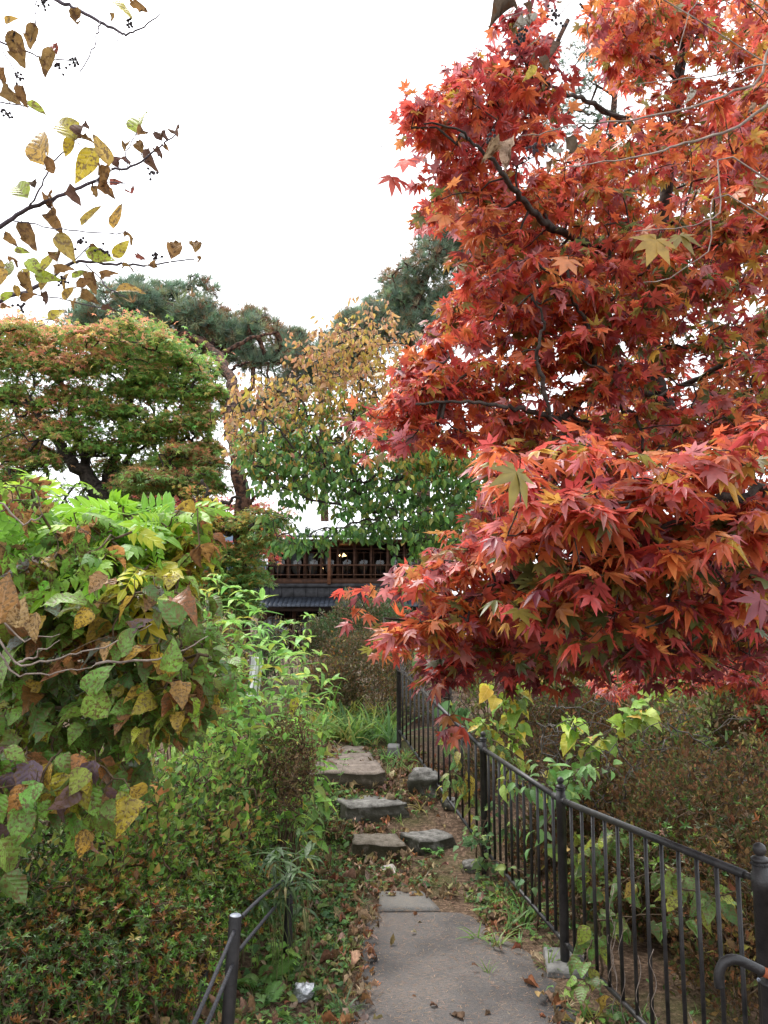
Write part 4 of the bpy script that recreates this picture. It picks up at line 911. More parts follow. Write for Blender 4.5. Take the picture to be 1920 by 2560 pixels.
    grow(b, np.concatenate(sk), np.concatenate(al), .0022, .42, .02, 4, .12); b.build('branches', M['bark'], t, True); cr.build('crown', M['oval'], t)
centre_tree()

# ================================================================== OVERHANGING DOGWOOD BRANCHES NEAR THE CAMERA (upper left)
ZK = .5787
def near_branch():
    Y = 1.4; base = gp(-1.6, 1.7)
    t = thing('dogwood_tree', 'dogwood with yellow and brown withered leaves overhanging at the upper left', 'tree', base)
    tb = MB(); tr = limb(tb, [base, base+[.03, -.05, 1.0], base+[.1, -.2, 1.9], base+[.25, -.3, 2.7], base+[.5, -.35, 3.3]], .05, .02, 10, .01); tb.build('trunk', M['greybark'], t, True)
    def br(S, Ys, r0, r1, frm=None):
        P = pl([(x*ZK, y*ZK) for x, y in S], Ys)
        if frm is not None: P = np.concatenate([[tr[frm], (tr[frm]*.55+P[0]*.45)+[0, 0, .03]], P])
        b = MB(); limb(b, P, r0, r1, 6, .0012, 5); b.build('branch', M['violet'], t, True)
    br([(-260, -160), (60, -80), (240, 0), (330, 40), (430, 95), (510, 135), (550, 150), (620, 115), (690, 60)], (1.45, 1.4), .006, .0013, 20)
    br([(430, 95), (420, 150), (400, 220), (345, 310)], (1.42, 1.4), .0016, .0011); br([(515, 140), (502, 195)], (1.4, 1.4), .001, .0011)
    br([(-300, 1120), (0, 980), (120, 905), (250, 850), (400, 785), (480, 740), (590, 710), (690, 630), (760, 580)], (1.45, 1.4, 1.38), .006, .0012, 14)
    br([(120, 905), (180, 800), (240, 690), (330, 600)], (1.42, 1.4), .0022, .0012); br([(60, 955), (150, 970), (240, 990), (400, 1005), (530, 1005)], (1.42, 1.36), .0014, .0011)
    br([(-300, 1420), (0, 1300), (170, 1230), (300, 1140), (370, 1130), (500, 1140), (620, 1145), (730, 1135), (840, 1120)], (1.5, 1.45, 1.4), .006, .0011, 11)
    br([(300, 1145), (390, 1060)], (1.43, 1.4), .0014, .0011); br([(370, 1140), (420, 1190), (470, 1250), (540, 1280)], (1.43, 1.4), .0014, .0011); br([(100, 1265), (250, 1290), (440, 1330)], (1.45, 1.42), .0014, .0011)
    br([(-200, 60), (0, 180), (100, 215), (200, 255), (310, 262)], (1.45, 1.4), .003, .0011, 18); br([(200, -120), (160, 0), (150, 110), (132, 180)], (1.42, 1.4), .0013, .0011); br([(-200, 430), (0, 440), (50, 450), (125, 460)], (1.45, 1.4), .002, .0011, 16)
    br([(550, 720), (545, 650), (600, 560)], (1.4, 1.4), .001, .0011); br([(400, 785), (540, 792)], (1.4, 1.4), .0012, .0010); br([(0, 460), (40, 500)], (1.4, 1.4), .001, .0011); br([(10, 205), (60, 300)], (1.4, 1.4), .001, .0010)
    pc = dict(y=(.46, .36, .025), b=(.24, .13, .045), g=(.30, .36, .03), d=(.13, .075, .055), r=(.26, .07, .05), o=(.42, .25, .04))
    LV = '''345 40 262 138 b;452 -10 575 45 y;470 55 512 112 b;570 0 615 45 b;152 108 103 206 b;245 235 208 168 r;228 222 162 305 b;62 138 78 306 b;0 286 12 372 b;12 365 62 445 b;82 374 96 446 b;118 438 200 494 g;20 95 60 70 o
330 605 205 452 y;315 590 268 680 y;352 595 326 452 d;190 714 128 508 o;408 640 330 782 y;330 600 412 588 b;472 718 408 578 o;512 725 490 592 d;588 575 598 430 g;545 635 532 555 b;592 585 660 520 b;612 662 580 580 b;700 608 655 490 d;762 588 730 494 d
640 650 632 722 d;122 856 24 750 g;152 815 120 735 d;212 852 176 786 b;205 676 232 780 b;300 795 334 888 d;432 718 470 775 b;402 800 422 858 b;425 790 484 838 b;570 838 548 800 r;478 798 518 770 r;236 870 182 932 d;230 890 232 1000 b;352 974 442 876 y;490 988 512 870 o
95 965 140 1072 b;18 1008 68 1058 b;245 1008 320 1125 o;398 1090 440 1006 b;490 1112 556 1036 y;536 1022 594 982 b;738 1118 772 1004 b;842 1092 836 1008 b;850 1108 894 1142 b;588 1098 622 1124 r;640 1148 714 1130 b;442 1208 488 1144 b;528 1158 576 1112 b;368 1086 492 1122 g
500 1258 612 1226 o;212 1382 278 1318 y;436 1334 508 1330 d;700 625 735 645 b;665 640 705 655 d;20 1200 45 1110 g;130 1200 60 1150 y;180 1170 230 1080 y;245 1130 238 1040 b;100 1180 115 1260 b;150 1190 240 1200 g;300 1180 250 1260 o;310 1200 375 1165 g;330 1240 400 1190 b
380 1180 400 1250 b;0 1290 60 1260 g;60 1230 90 1290 o;200 1180 170 1250 o;240 1180 300 1130 b;40 1130 80 1080 b;20 1160 -10 1230 o;90 1300 150 1260 b;180 1260 220 1300 d;270 1290 320 1240 o;330 1290 300 1330 b;350 1260 410 1300 b;0 1330 50 1310 b;120 1120 170 1180 g;60 1080 130 1090 g;-10 1120 20 1180 o'''
    groups = {}
    for k, s_ in enumerate(LV.replace('\n', ';').split(';')):
        x0, y0, x1, y1, c = s_.split(); y = Y+R.uniform(-.04, .04)
        P, Q = at(float(x0)*ZK, float(y0)*ZK, y), at(float(x1)*ZK, float(y1)*ZK, y+R.uniform(-.02, .02)); L = np.linalg.norm(Q-P)
        lb = MB(); curl = c in 'bdr'
        nn = np.array([R.normal(0, .45), -1, R.normal(0, .4)])
        lb.scatter([TP['curled' if curl else 'broad'][R.integers(0, 3)]] if not (curl is False) else [TB[R.integers(0, 3)]], P[None], (Q-P)[None], nn[None], [L*1.06], pal([pc[c]], 1, None, .1))
        lb.edges(P[None], (P+(P-Q)*.16)[None], .0011, .0011, 4); lb.build('leaf', M['spotted'] if c in 'yog' else M['dry'], t, True)
    for x, y in [(185, 20), (555, 100), (45, 170), (255, 285), (315, 265), (70, 330), (28, 490), (650, 742), (675, 1120), (360, 1045), (265, 1212), (90, 1322), (440, 1080)]:
        c = at(x*ZK, y*ZK, Y); b = MB()
        for k in range(9):
            p = c+R.normal(0, .0055, 3); b.lathe(p, [(0, -.003), (.0028, -.001), (.0026, .0015), (0, .003)], 6); b.edges(c[None], p[None], .0010, .0010, 3)
        b.build('seed_head', M['fruit'], t)
TB = [t_oval(.50, c, f, 9, .12, 30+k, .66) for k, (c, f) in enumerate([(.25, .12), (.5, .2), (.1, .16)])]
near_branch()

def right_sprig():
    Y = 1.5; base = gp(1.9, 1.6); ZX = lambda x, y: (960+x*.5787, y*.5787)
    t = thing('bare_shrub', 'pale arching twigs with a few withered leaves before the red maple', 'shrub', base); tr = None
    b = MB(); tr = limb(b, [base, base+[-.05, 0, 1.1], base+[-.15, -.02, 2.0], base+[-.3, -.03, 2.6]], .02, .008, 8, .005); b.build('stem', M['paletwig'], t, True)
    for S, r0, r1, f in [([(1900, 330), (1659, 455), (1500, 560), (1300, 620), (1150, 665), (1000, 695), (780, 720)], .0045, .0011, 12), ([(1900, 250), (1600, 360), (1400, 440), (1200, 490), (1000, 525), (850, 535), (700, 570), (580, 590)], .0036, .0009, 13), ([(1900, 200), (1659, 270), (1450, 320), (1230, 350), (1090, 365)], .0026, .0008, 14), ([(1500, -60), (1350, 10), (1300, 120), (1270, 240)], .0018, .0008, 15), ([(1659, 780), (1450, 920), (1300, 980), (1080, 1000)], .0022, .0008, 10), ([(1659, 950), (1400, 1090), (1230, 1200), (1120, 1220)], .0018, .0007, 9), ([(1000, -120), (820, 0), (740, 80), (700, 130), (620, 200)], .0015, .0007, 15), ([(-30, 640), (60, 605), (130, 590)], .0009, .0005, None), ([(600, 50), (480, 100), (390, 135), (325, 155)], .0009, .0004, None)]:
        P = pl([ZX(*p) for p in S], (1.55, Y)); P = np.concatenate([[tr[f]], P]) if f else P
        b = MB(); limb(b, P, r0, r1, 6, .0015, 5); b.build('branch', M['paletwig'], t, True)
    PC = dict(w=(.42, .38, .34), b=(.30, .18, .11), k=(.10, .07, .05), y=(.4, .3, .05), p=(.4, .26, .18))
    for x0, y0, x1, y1, c in [(560, 590, 500, 710, 'p'), (500, 610, 430, 690, 'b'), (710, 625, 745, 710, 'w'), (790, 590, 860, 690, 'k'), (575, 20, 450, 80, 'k'), (600, 20, 670, 55, 'k'), (560, 110, 670, 115, 'w'), (770, 180, 710, 225, 'k'), (670, 250, 735, 300, 'k'), (650, 280, 615, 345, 'y'), (745, 10, 770, 25, 'b'), (1320, 380, 1335, 450, 'w'), (1590, 440, 1600, 500, 'p'), (730, 690, 700, 740, 'b'), (1235, 330, 1200, 320, 'p')]:
        P, Q = at(*ZX(x0, y0), Y), at(*ZX(x1, y1), Y); L = np.linalg.norm(Q-P); lb = MB()
        lb.scatter([TP['curled'][R.integers(0, 5)]], P[None], (Q-P)[None], np.array([[R.normal(0, .5), -1, R.normal(0, .3)]]), [L*1.1], pal([PC[c]], 1, None, .1)); lb.build('leaf', M['dry'], t, True)
    for x, y in [(600, 140), (590, 165), (730, 60), (745, 100), (640, 640), (700, 640), (460, 590)]:
        c = at(*ZX(x, y), Y); b = MB()
        for k in range(10): b.lathe(c+R.normal(0, .007, 3), [(0, -.0035), (.0032, -.001), (.003, .002), (0, .0035)], 6)
        b.build('seed_head', M['fruit'], t)
right_sprig()

# ================================================================== LARGE SHRUB AT THE LEFT
VG = [(.15, .30, .04), (.20, .36, .05), (.10, .20, .04)]; VY = [(.38, .34, .03), (.27, .32, .03), (.46, .31, .04)]; VB = [(.36, .17, .05), (.28, .12, .04), (.42, .24, .10)]; VP = [(.11, .065, .085), (.15, .09, .10)]; VW = [(.20, .22, .19), (.28, .24, .22)]
def big_shrub():
    # leaves thin out upward into withered, curled ones
    base = gp(-1.75, 3.1); t = thing('viburnum', 'large shrub of broad green, yellow and withered brown leaves at the left', 'shrub', base)
    b = MB(); sk = []
    for k in range(7):
        S = pl([[(-60, 1800), (60, 1650), (150, 1500), (200, 1380)], [(-80, 1900), (120, 1720), (300, 1600), (450, 1500)], [(-80, 1560), (60, 1480), (200, 1400), (330, 1330)], [(-80, 1950), (60, 1900), (160, 1930), (250, 1990)], [(-80, 1720), (200, 1660), (400, 1640), (520, 1640)], [(-80, 1450), (0, 1420), (60, 1340), (100, 1290)], [(-60, 1850), (80, 1780), (220, 1760), (330, 1800)]][k], [(2.7, 2.3), (2.7, 2.2), (2.6, 2.3), (2.5, 2.1), (2.8, 2.2), (2.6, 2.4), (2.7, 2.3)][k])
        S = np.concatenate([[base+R.normal(0, .06, 3)*[1, 1, 0], (base+S[0])/2+[-.05, 0, .1]], S]); sk.append(limb(b, S, .011, .004, 7, .006))
    cr = MB(); al = []
    def add(poly, y0, y1, n, cols, wts, size, tpl, m='spotted', k=3, dr=.9, up=.55, seed=0, thr=-.25):
        Cn = region(poly, y0, y1, n, thr, 5, seed); P, D, N = sprays(Cn, k, size, dr, .6, up); N = N+[0, -.25, 0]
        (cr if m == 'spotted' else dr_).scatter(TP[tpl], P, D, N, size*np.exp(R.normal(0, .2, len(P))), pal(cols, len(P), wts, .2)); al.append(Cn)
    dr_ = MB()
    allp = [(-40, 1480), (60, 1440), (150, 1490), (280, 1470), (420, 1480), (440, 1560), (540, 1650), (520, 1760), (430, 1840), (300, 1850), (200, 1800), (100, 1850), (-40, 1860)]
    add(allp, 2.2, 2.9, 290, VG+VY+VB[:1], [4, 3, 4, 1.2, 1.5, .6, .5], .068, 'broad', seed=1, dr=.5, up=.7)
    add([(-40, 1440), (80, 1420), (200, 1440), (330, 1420), (460, 1470), (440, 1560), (300, 1600), (-40, 1600)], 2.0, 2.5, 95, VG+VW+VY+VB, [4, 5, 2, 1.5, .6, 2, 2, 1, 1, .6, 1.2], .072, 'broad', seed=2, dr=.4, up=.75)
    add([(380, 1600), (460, 1570), (540, 1650), (520, 1740), (440, 1800), (350, 1720)], 2.1, 2.4, 40, VG+VY+VB, [3, 3, 2, 2, 2, 2, 1, 1, 2], .075, 'broad', seed=3, k=2)
    add([(-40, 1830), (120, 1860), (300, 1880), (330, 1990), (240, 2060), (80, 2010), (-40, 2150)], 1.9, 2.3, 66, VG+VY+VP+VB, [3, 3, 2, 2, 2, 1, .7, .7, 1, .5, 1], .07, 'broad', seed=4, dr=1.2, k=2)
    add([(-40, 1900), (30, 1900), (60, 2000), (40, 2160), (-40, 2200)], 1.8, 2.0, 12, VG+VP, [3, 3, 2, .3, .3], .075, 'broad', seed=14, dr=1.4, k=2, thr=None)
    add([(380, 1290), (500, 1260), (515, 1330), (500, 1400), (440, 1440), (370, 1390)], 2.3, 2.7, 50, VB+VY+VG, [3, 3, 1, 2, 2, 2, 2, 2, 1], .07, 'broad', 'dry', seed=5, up=.7, dr=.5)
    add([(-30, 1360), (90, 1330), (220, 1290), (280, 1340), (240, 1420), (100, 1450), (-30, 1470)], 2.0, 2.6, 64, VB+VW+VG, [3, 2, 2, .7, .7, 4, 5, 1], .06, 'curled', 'dry', seed=6)
    add([(-30, 1180), (60, 1180), (110, 1240), (100, 1300), (-30, 1330)], 2.1, 2.5, 22, VB+VG, None, .06, 'curled', 'dry', seed=7, k=2)
    add([(140, 1580), (300, 1560), (380, 1620), (250, 1650), (150, 1650)], 2.0, 2.3, 12, VB, None, .06, 'curled', 'dry', seed=8, k=2)
    add([(-40, 1600), (200, 1640), (380, 1720), (330, 1840), (-40, 1900)], 2.5, 3.0, 120, [(.07, .14, .035), (.06, .11, .03)], None, .07, 'broad', seed=9)
    add([(-40, 1800), (180, 1800), (330, 1830), (360, 1950), (250, 2010), (-40, 2000)], 2.3, 2.8, 90, VG+VY[:2]+VB[:1], [3, 3, 4, 1, 1.5, .6], .07, 'broad', seed=33, dr=.6, up=.7)
    add([(180, 1470), (380, 1440), (520, 1480), (560, 1600), (560, 1760), (430, 1820), (250, 1700)], 2.4, 2.9, 110, VG+VY[:2], [3, 4, 3, 1, 1.5], .066, 'broad', seed=31, dr=.45, up=.75)
    add([(-30, 1380), (200, 1350), (400, 1380), (480, 1480), (300, 1560), (-30, 1540)], 2.2, 2.8, 90, VG+VY, [3, 4, 3, 1, 2, .5], .06, 'broad', seed=32, dr=.35, up=.8)
    grow(b, np.concatenate(sk), np.concatenate(al), .0013, .42, .006, 5, .1)
    b.build('branches', M['stem'], t, True); cr.build('foliage', M['spotted'], t, True); dr_.build('withered_leaves', M['dry'], t, True)
    # a few single leaves seen clearly
    for x0, y0, x1, y1, c in [(225, 1740, 245, 1650, 0), (235, 1800, 245, 1705, 1), (40, 1570, 55, 1500, 8), (0, 1560, 12, 1440, 6), (455, 1560, 400, 1500, 2), (270, 1440, 205, 1480, 8), (235, 1900, 215, 1990, 9), (80, 1900, 60, 2000, 9), (30, 1930, 10, 2010, 9), (170, 1930, 130, 2010, 3), (300, 1640, 340, 1560, 0), (90, 1530, 75, 1600, 8), (215, 1960, 240, 2040, 1), (330, 1580, 360, 1540, 10), (420, 1680, 440, 1600, 0)]:
        P, Q = at(x0, y0, 1.95), at(x1, y1, 1.93); lb = MB(); pal_ = (VG+VY+VB+VP)
        lb.scatter([TP['broad'][R.integers(0, 5)]], P[None], (Q-P)[None], np.array([[R.normal(0, .3), -1, .5]]), [np.linalg.norm(Q-P)*1.1], pal([pal_[c]], 1, None, .1)); lb.build('leaf', M['spotted'], t, True)
big_shrub()
def pale_twigs():
    base = gp(-1.25, 2.2); t = thing('bare_shrub', 'grey leafless twigs reaching in from the left edge across the broad leaves', 'shrub', base); b = MB()
    for S in ([(-80, 1690), (60, 1665), (170, 1640), (280, 1610), (380, 1560)], [(-80, 1700), (50, 1690), (160, 1680), (240, 1660)], [(-80, 1640), (60, 1600), (150, 1585)], [(-60, 1400), (60, 1310), (100, 1290), (95, 1240)], [(40, 1660), (90, 1640), (150, 1600)], [(240, 1660), (420, 1640), (520, 1590)]):
        P = pl(S, (2.0, 1.95)); limb(b, np.concatenate([[base], P]) if S[0][0] < -10 else P, .004, .001, 6, .003)
    b.build('stems', M['paletwig'], t, True)
pale_twigs()
def bright_clump():
    base = gp(-1.75, 3.3); t = thing('wisteria', 'bright yellow green clump of feathery leaves above the large left shrub', 'climber', base); b = MB(); cr = MB(); sk = []
    for S in ([(120, 1700), (170, 1450), (200, 1340)], [(200, 1700), (300, 1450), (330, 1310)], [(120, 1700), (110, 1480), (90, 1330)], [(240, 1700), (420, 1420), (440, 1300)]): sk.append(limb(b, np.concatenate([[base], pl(S, (2.9, 2.6))]), .009, .003, 6, .01))
    LG = [(.27, .52, .03), (.22, .45, .03), (.38, .54, .03), (.15, .33, .03)]; LY = [(.48, .45, .03)]
    al = []
    for poly, y0, y1, n, cols, w, s_ in [([(90, 1330), (170, 1280), (250, 1250), (330, 1250), (340, 1330), (260, 1400), (150, 1390)], 2.35, 2.9, 78, LG+LY, [4, 3, 3, 2, 1], .165), ([(360, 1270), (460, 1260), (470, 1320), (400, 1340)], 2.4, 2.8, 22, LG, None, .15), ([(200, 1390), (330, 1350), (390, 1420), (300, 1460), (220, 1450)], 2.25, 2.6, 26, LG+LY, None, .16), ([(-20, 1180), (60, 1200), (110, 1290), (60, 1350), (-20, 1330)], 2.4, 2.9, 26, LG, [1, 2, 1, 3], .17), ([(-20, 1340), (120, 1380), (100, 1440), (-20, 1440)], 2.4, 2.8, 20, LG, [1, 2, 1, 3], .17)]:
        Cn = region(poly, y0, y1, n); P, D, N = sprays(Cn, 2, s_, .25, .15, .6); cr.scatter(TP['pinn'], P, D, N+[0, -.5, 0], s_*np.exp(R.normal(0, .18, len(P))), pal(cols, len(P), w, .15)); al.append(Cn)
    grow(b, np.concatenate(sk), np.concatenate(al), .0016, .4, .006, 5); b.build('stems', M['stem'], t, True); cr.build('foliage', M['weed'], t, True)
bright_clump()

# ================================================================== WEEDS, SHRUBS, HEDGES
def weed(name, label, cat, base, top, n, size, cols, wts=None, tpl='leafy', group=None, r=.003, droop=.3, rosette=6, lean=.04, twist=.9, low=.15, m='weed'):
    t = thing(name, label, cat, base, group); b = MB(); cr = MB()
    L = smooth_line([base, (np.array(base)*.5+np.array(top)*.5)+R.normal(0, lean, 3)*[1, 1, 0], top], 8); b.tube(L, np.linspace(r, r*.4, len(L)), 6)
    ts = np.linspace(low, .96, n); P = L[0]+0*np.zeros((n, 3)); idx = ts*(len(L)-1); i0 = idx.astype(int); P = L[i0]+(L[np.minimum(i0+1, len(L)-1)]-L[i0])*(idx-i0)[:, None]
    P2 = np.repeat(P, 2, 0); a = np.repeat(np.arange(n)*twist*PI/2+R.uniform(0, 6), 2)+np.tile([0, PI], n)+R.normal(0, .3, 2*n)
    D = np.stack([np.cos(a), np.sin(a), .35-droop+R.normal(0, .25, 2*n)], 1); s_ = size*(np.repeat(1.05-.35*ts, 2))*np.exp(R.normal(0, .15, 2*n))
    cr.scatter(TP[tpl], P2, D, np.array([0, 0, 1.])+R.normal(0, .25, (2*n, 3)), s_, pal(cols, 2*n, wts, .2))
    a = np.arange(rosette)*2*PI/max(rosette, 1)+R.normal(0, .2, rosette); D = np.stack([np.cos(a), np.sin(a), .5+R.normal(0, .2, rosette)], 1)
    cr.scatter(TP[tpl], np.repeat(np.array(top)[None], rosette, 0), D, [0, 0, 1.], size*.8*np.exp(R.normal(0, .15, rosette)), pal(cols, rosette, wts, .15)*1.15)
    b.build('stem', M['greenstem'], t, True); cr.build('leaves', M[m], t, True); return t
WG = [(.19, .38, .06), (.25, .44, .07), (.14, .30, .06), (.33, .45, .06)]; WY = [(.5, .42, .05), (.4, .36, .06)]; WB = [(.22, .14, .06), (.15, .10, .05)]
tops = [(545, 1440, 5.2), (590, 1500, 5.4), (640, 1530, 5.2), (690, 1570, 5.5), (720, 1560, 5.8), (760, 1600, 5.6), (800, 1640, 5.6), (835, 1700, 5.8), (700, 1640, 5.0), (650, 1620, 5.0), (600, 1600, 4.9), (560, 1560, 4.9), (550, 1720, 4.4), (560, 1660, 4.6), (620, 1700, 4.6), (680, 1720, 4.8), (740, 1700, 5.0), (780, 1750, 5.2), (590, 1770, 4.4), (500, 1760, 4.4), (660, 1800, 4.5), (735, 1560, 6.4), (770, 1540, 6.6), (520, 1500, 5.0), (710, 1850, 4.6), (750, 1830, 4.9), (480, 1480, 4.9), (460, 1420, 4.9), (575, 1470, 4.7), (615, 1480, 4.8), (655, 1500, 4.9), (535, 1530, 4.4), (600, 1560, 4.5), (650, 1575, 4.6), (690, 1610, 4.7), (730, 1640, 4.9), (510, 1640, 4.1), (570, 1680, 4.1), (630, 1750, 4.3), (470, 1600, 4.2), (520, 1450, 4.7), (770, 1690, 5.2), (560, 1830, 4.0)]
for k, (px, py, Y) in enumerate(tops):
    p = at(px, py, Y); bx_ = p[0]+R.normal(0, .07); by = Y+R.normal(0, .06)
    weed('tall_weed', 'tall bright green weed with lance shaped leaves left of the stone steps', 'weed', gp(bx_, by, -.02), p, 18, .135 if Y < 6 else .11, WG+WY, [4, 4, 3, 2, .5, .4], 'leafy' if k % 3 else 'lance', 'tall green weeds left of the steps')
for px, py, Y in [(560, 1990, 4.1), (610, 1930, 4.2), (650, 1960, 4.4), (700, 1960, 4.6), (680, 2060, 4.3), (730, 2030, 4.7), (640, 2080, 4.1), (570, 1880, 4.2), (600, 1860, 4.4), (720, 2110, 4.5), (760, 2080, 4.9), (690, 1900, 4.6)]:
    p = at(px, py, Y); weed('withered_weed', 'thin half withered weed stalk with yellowing leaves at the left verge', 'weed', gp(p[0]+R.normal(0, .04), Y, -.02), p, 13, .062, WG+WB+WY, [3, 2, 3, 2, 2, 1, 2, 1], 'lance', 'withered weeds along the left verge', .002, .7)
# sapling by the steps
p = at(862, 1900, 5.05); b0 = at(770, 2195, 4.7)
weed('sapling', 'thin lone sapling leaning in front of the stone steps', 'sapling', [b0[0], 4.7, float(G(b0[0], 4.7))], p, 4, .075, [(.20, .36, .08), (.15, .3, .06)], None, 'leafy', None, .0028, .1, 7, .03, .9, .72)

def shrub(name, label, mounds, n, tpl, size, cols, wts, tipcols=None, tipf=.3, m='azalea', group=None, twig=('stem', .0014), Ym=None, flat=.8, up=.5, seed=0, dens=1.0, twigs=True, cat='shrub', under=.12, tw_n=400, keep_=-.62):
    """mounds: (px, py of the top centre, Y, rx, ry, height) in metres; leaves fill a shell over twiggy stems"""
    c0 = mounds[0]; p = at(c0[0], c0[1], c0[2]); base = gp(p[0], c0[2]); t = thing(name, label, cat, base, group); b = MB(); cr = MB(); pts = []; sk = []
    for px, py, Y, rx, ry, hh in mounds:
        c = at(px, py, Y); g0 = float(G(c[0], Y)); k = int(n*rx*ry/.25*dens)
        u = R.normal(0, 1, (k, 3)); u[:, 2] = np.abs(u[:, 2])*1.0-.25; u = unit(u); rr = 1-.42*R.uniform(0, 1, k)**1.6
        top = c[2]; zc = top-hh; P = np.array([c[0], Y, zc])+u*rr[:, None]*np.array([rx, ry, hh])*(1+.20*nz(u*1.5+c, 3.0, seed)[:, None]+.1*nz(u+c, 8, seed+2)[:, None])
        P = P[(P[:, 2] > g0+.02+under*hh*R.uniform(.3, 1.2, len(P)))]; k = len(P); od = unit((P-[c[0], Y, zc])/[rx, ry, hh])
        keep = nz(P, 7, seed)+R.normal(0, .3, k) > keep_; P, od = P[keep], od[keep]; k = len(P)
        D = unit(od*.55+R.normal(0, .45, (k, 3))+[0, 0, up]); col = pal(cols, k, wts, .22)
        if tipcols is not None:
            f = (nz(P, 5, seed+5)+R.normal(0, .35, k) > 1-2*tipf); col = np.where(f[:, None], pal(tipcols, k, None, .2), col)
        cr.scatter(TP[tpl], P, D, R.normal(0, 1, (k, 3))+[0, 0, .6], size*np.exp(R.normal(0, .22, k)), col)
        if twigs:
            q = P[R.permutation(k)[:min(k, tw_n)]]; pts.append(q-[0, 0, size*.3])
            st = np.array([c[0], Y, g0])+R.normal(0, .22, (14, 3))*[rx, ry, 0]; sk.append(st); sk.append(st+R.normal(0, .1, (14, 3))*[rx, ry, 0]+[0, 0, (top-g0)*.35]); b.edges(st, sk[-1], .006, .005, 5)
    if twigs: grow(b, np.concatenate(sk), np.concatenate(pts), twig[1], .4, .006, 4, .15); b.build('stems', M[twig[0]], t)
    cr.build('foliage', M[m], t); return t
AG = [(.12, .24, .03), (.08, .17, .03), (.17, .29, .035)]; AO = [(.27, .11, .03), (.33, .19, .04), (.2, .085, .025), (.30, .27, .045)]; AD = [(.045, .095, .022), (.065, .13, .03)]
gA = 'azaleas on the left bank'
shrub('azalea', 'shaded green azalea filling the left edge beneath the viburnum', [(60, 1990, 3.5, .4, .3, .5), (220, 1960, 3.7, .4, .3, .5), (-60, 2080, 3.1, .3, .3, .5)], 2000, 'ros', .03, AG+AD, [2, 2, 1, 2, 2], AO, .1, group=gA, seed=51)
shrub('azalea', 'glossy green azalea mound below the large left shrub', [(460, 1900, 4.2, .42, .4, .5), (350, 1870, 4.3, .36, .35, .45), (600, 1960, 4.3, .22, .3, .4)], 1890, 'ros', .031, AG+AD, [3, 3, 2, 1, 1], AO, .1, group=gA, seed=1)
shrub('azalea', 'green and orange flecked azalea in the middle of the left bank', [(430, 2070, 3.55, .36, .35, .38), (570, 2120, 3.65, .16, .25, .3), (330, 2100, 3.5, .25, .3, .34)], 3045, 'ros', .025, AG+AO[:2], [4, 3, 3, 1, 1], AO, .2, group=gA, seed=2)
shrub('azalea', 'azalea with rusty orange leaves above the rope post', [(430, 2230, 3.15, .2, .25, .30), (330, 2200, 3.1, .26, .25, .34), (220, 2180, 3.2, .26, .3, .34)], 3349, 'ros', .023, AG+AO, [3, 3, 2, 1, 1, 1, 1], AO, .3, group=gA, seed=3)
shrub('azalea', 'dark green azalea at the left edge under the broad leaves', [(60, 2120, 3.1, .34, .3, .36), (160, 2060, 3.4, .3, .3, .36)], 3045, 'ros', .023, AD+AG[:1]+AO[:1], [3, 3, 2, 1], AO, .2, group=gA, seed=4)
shrub('azalea', 'sparse dull azalea in the lower left corner', [(120, 2290, 2.85, .36, .25, .36), (-60, 2280, 2.75, .3, .25, .36), (300, 2320, 2.95, .2, .2, .30)], 2740, 'ros', .022, AD+AG[:2]+AO[:1], [2, 2, 2, 1, 1], AO, .25, group=gA, seed=5, under=.45)
shrub('spiraea', 'loose yellow green and brown twiggy shrub between the viburnum and the azaleas', [(430, 1790, 3.7, .36, .3, .6), (270, 1830, 3.4, .36, .3, .6), (90, 1850, 3.2, .36, .3, .6), (540, 1800, 4.0, .25, .25, .5)], 3600, 'kite', .04, AG+[(.22, .32, .05), (.28, .26, .06), (.22, .12, .05)], [3, 2, 3, 2, 1.2, 1], AO, .12, m='weed', seed=52, tw_n=300, keep_=-.45)
# dry brown hydrangea
shrub('hydrangea', 'dry brown hydrangea bush with faded flower heads beside the top step', [(715, 1770, 4.75, .2, .2, .34), (680, 1850, 4.5, .17, .2, .3), (745, 1850, 4.75, .1, .14, .28)], 7000, 'kite', .024, [(.26, .17, .08), (.2, .12, .06), (.3, .22, .11), (.17, .2, .06)], [3, 3, 2, 1], m='dry', seed=6)
# rust azaleas behind the weeds and under the house
BR = [(.14, .10, .045), (.18, .11, .05), (.10, .11, .04), (.08, .09, .03), (.22, .13, .06)]
gB = 'clipped azaleas in front of the house'
shrub('clipped_azalea', 'brownish green clipped azalea at the far end of the fence', [(920, 1570, 9.0, .75, .6, .8), (830, 1650, 8.6, .3, .3, .4)], 7000, 'kite', .036, BR, None, AO, .12, group=gB, seed=7, tw_n=250)
shrub('clipped_azalea', 'tall mottled azalea rising to the pent roof of the house', [(880, 1490, 12.5, .55, .5, .9), (960, 1480, 12.8, .6, .5, .9), (800, 1540, 13, .3, .4, .6)], 6000, 'kite', .046, [(.10, .14, .045), (.15, .15, .06), (.2, .13, .07)], None, [(.08, .16, .05)], .3, group=gB, seed=8, tw_n=250)
shrub('rusty_azalea', 'rust coloured azalea behind the bright green weeds', [(480, 1510, 6.3, .35, .4, .5), (540, 1540, 6.6, .35, .4, .5), (430, 1600, 5.8, .4, .4, .6), (560, 1650, 6.0, .3, .3, .5)], 5000, 'kite', .038, AO+BR+AG, [2, 1, 2, 1, 2, 2, 2, 1, 1, 1, 1, 0], seed=9, tw_n=250)
shrub('thinning_shrub', 'thin leaved brown shrub before the lower windows of the house', [(720, 1540, 14, .65, .5, .9), (640, 1580, 13, .5, .4, .8)], 500, 'kite', .05, BR+[(.2, .16, .08)], None, seed=10, twig=('greybark', .002), tw_n=200)
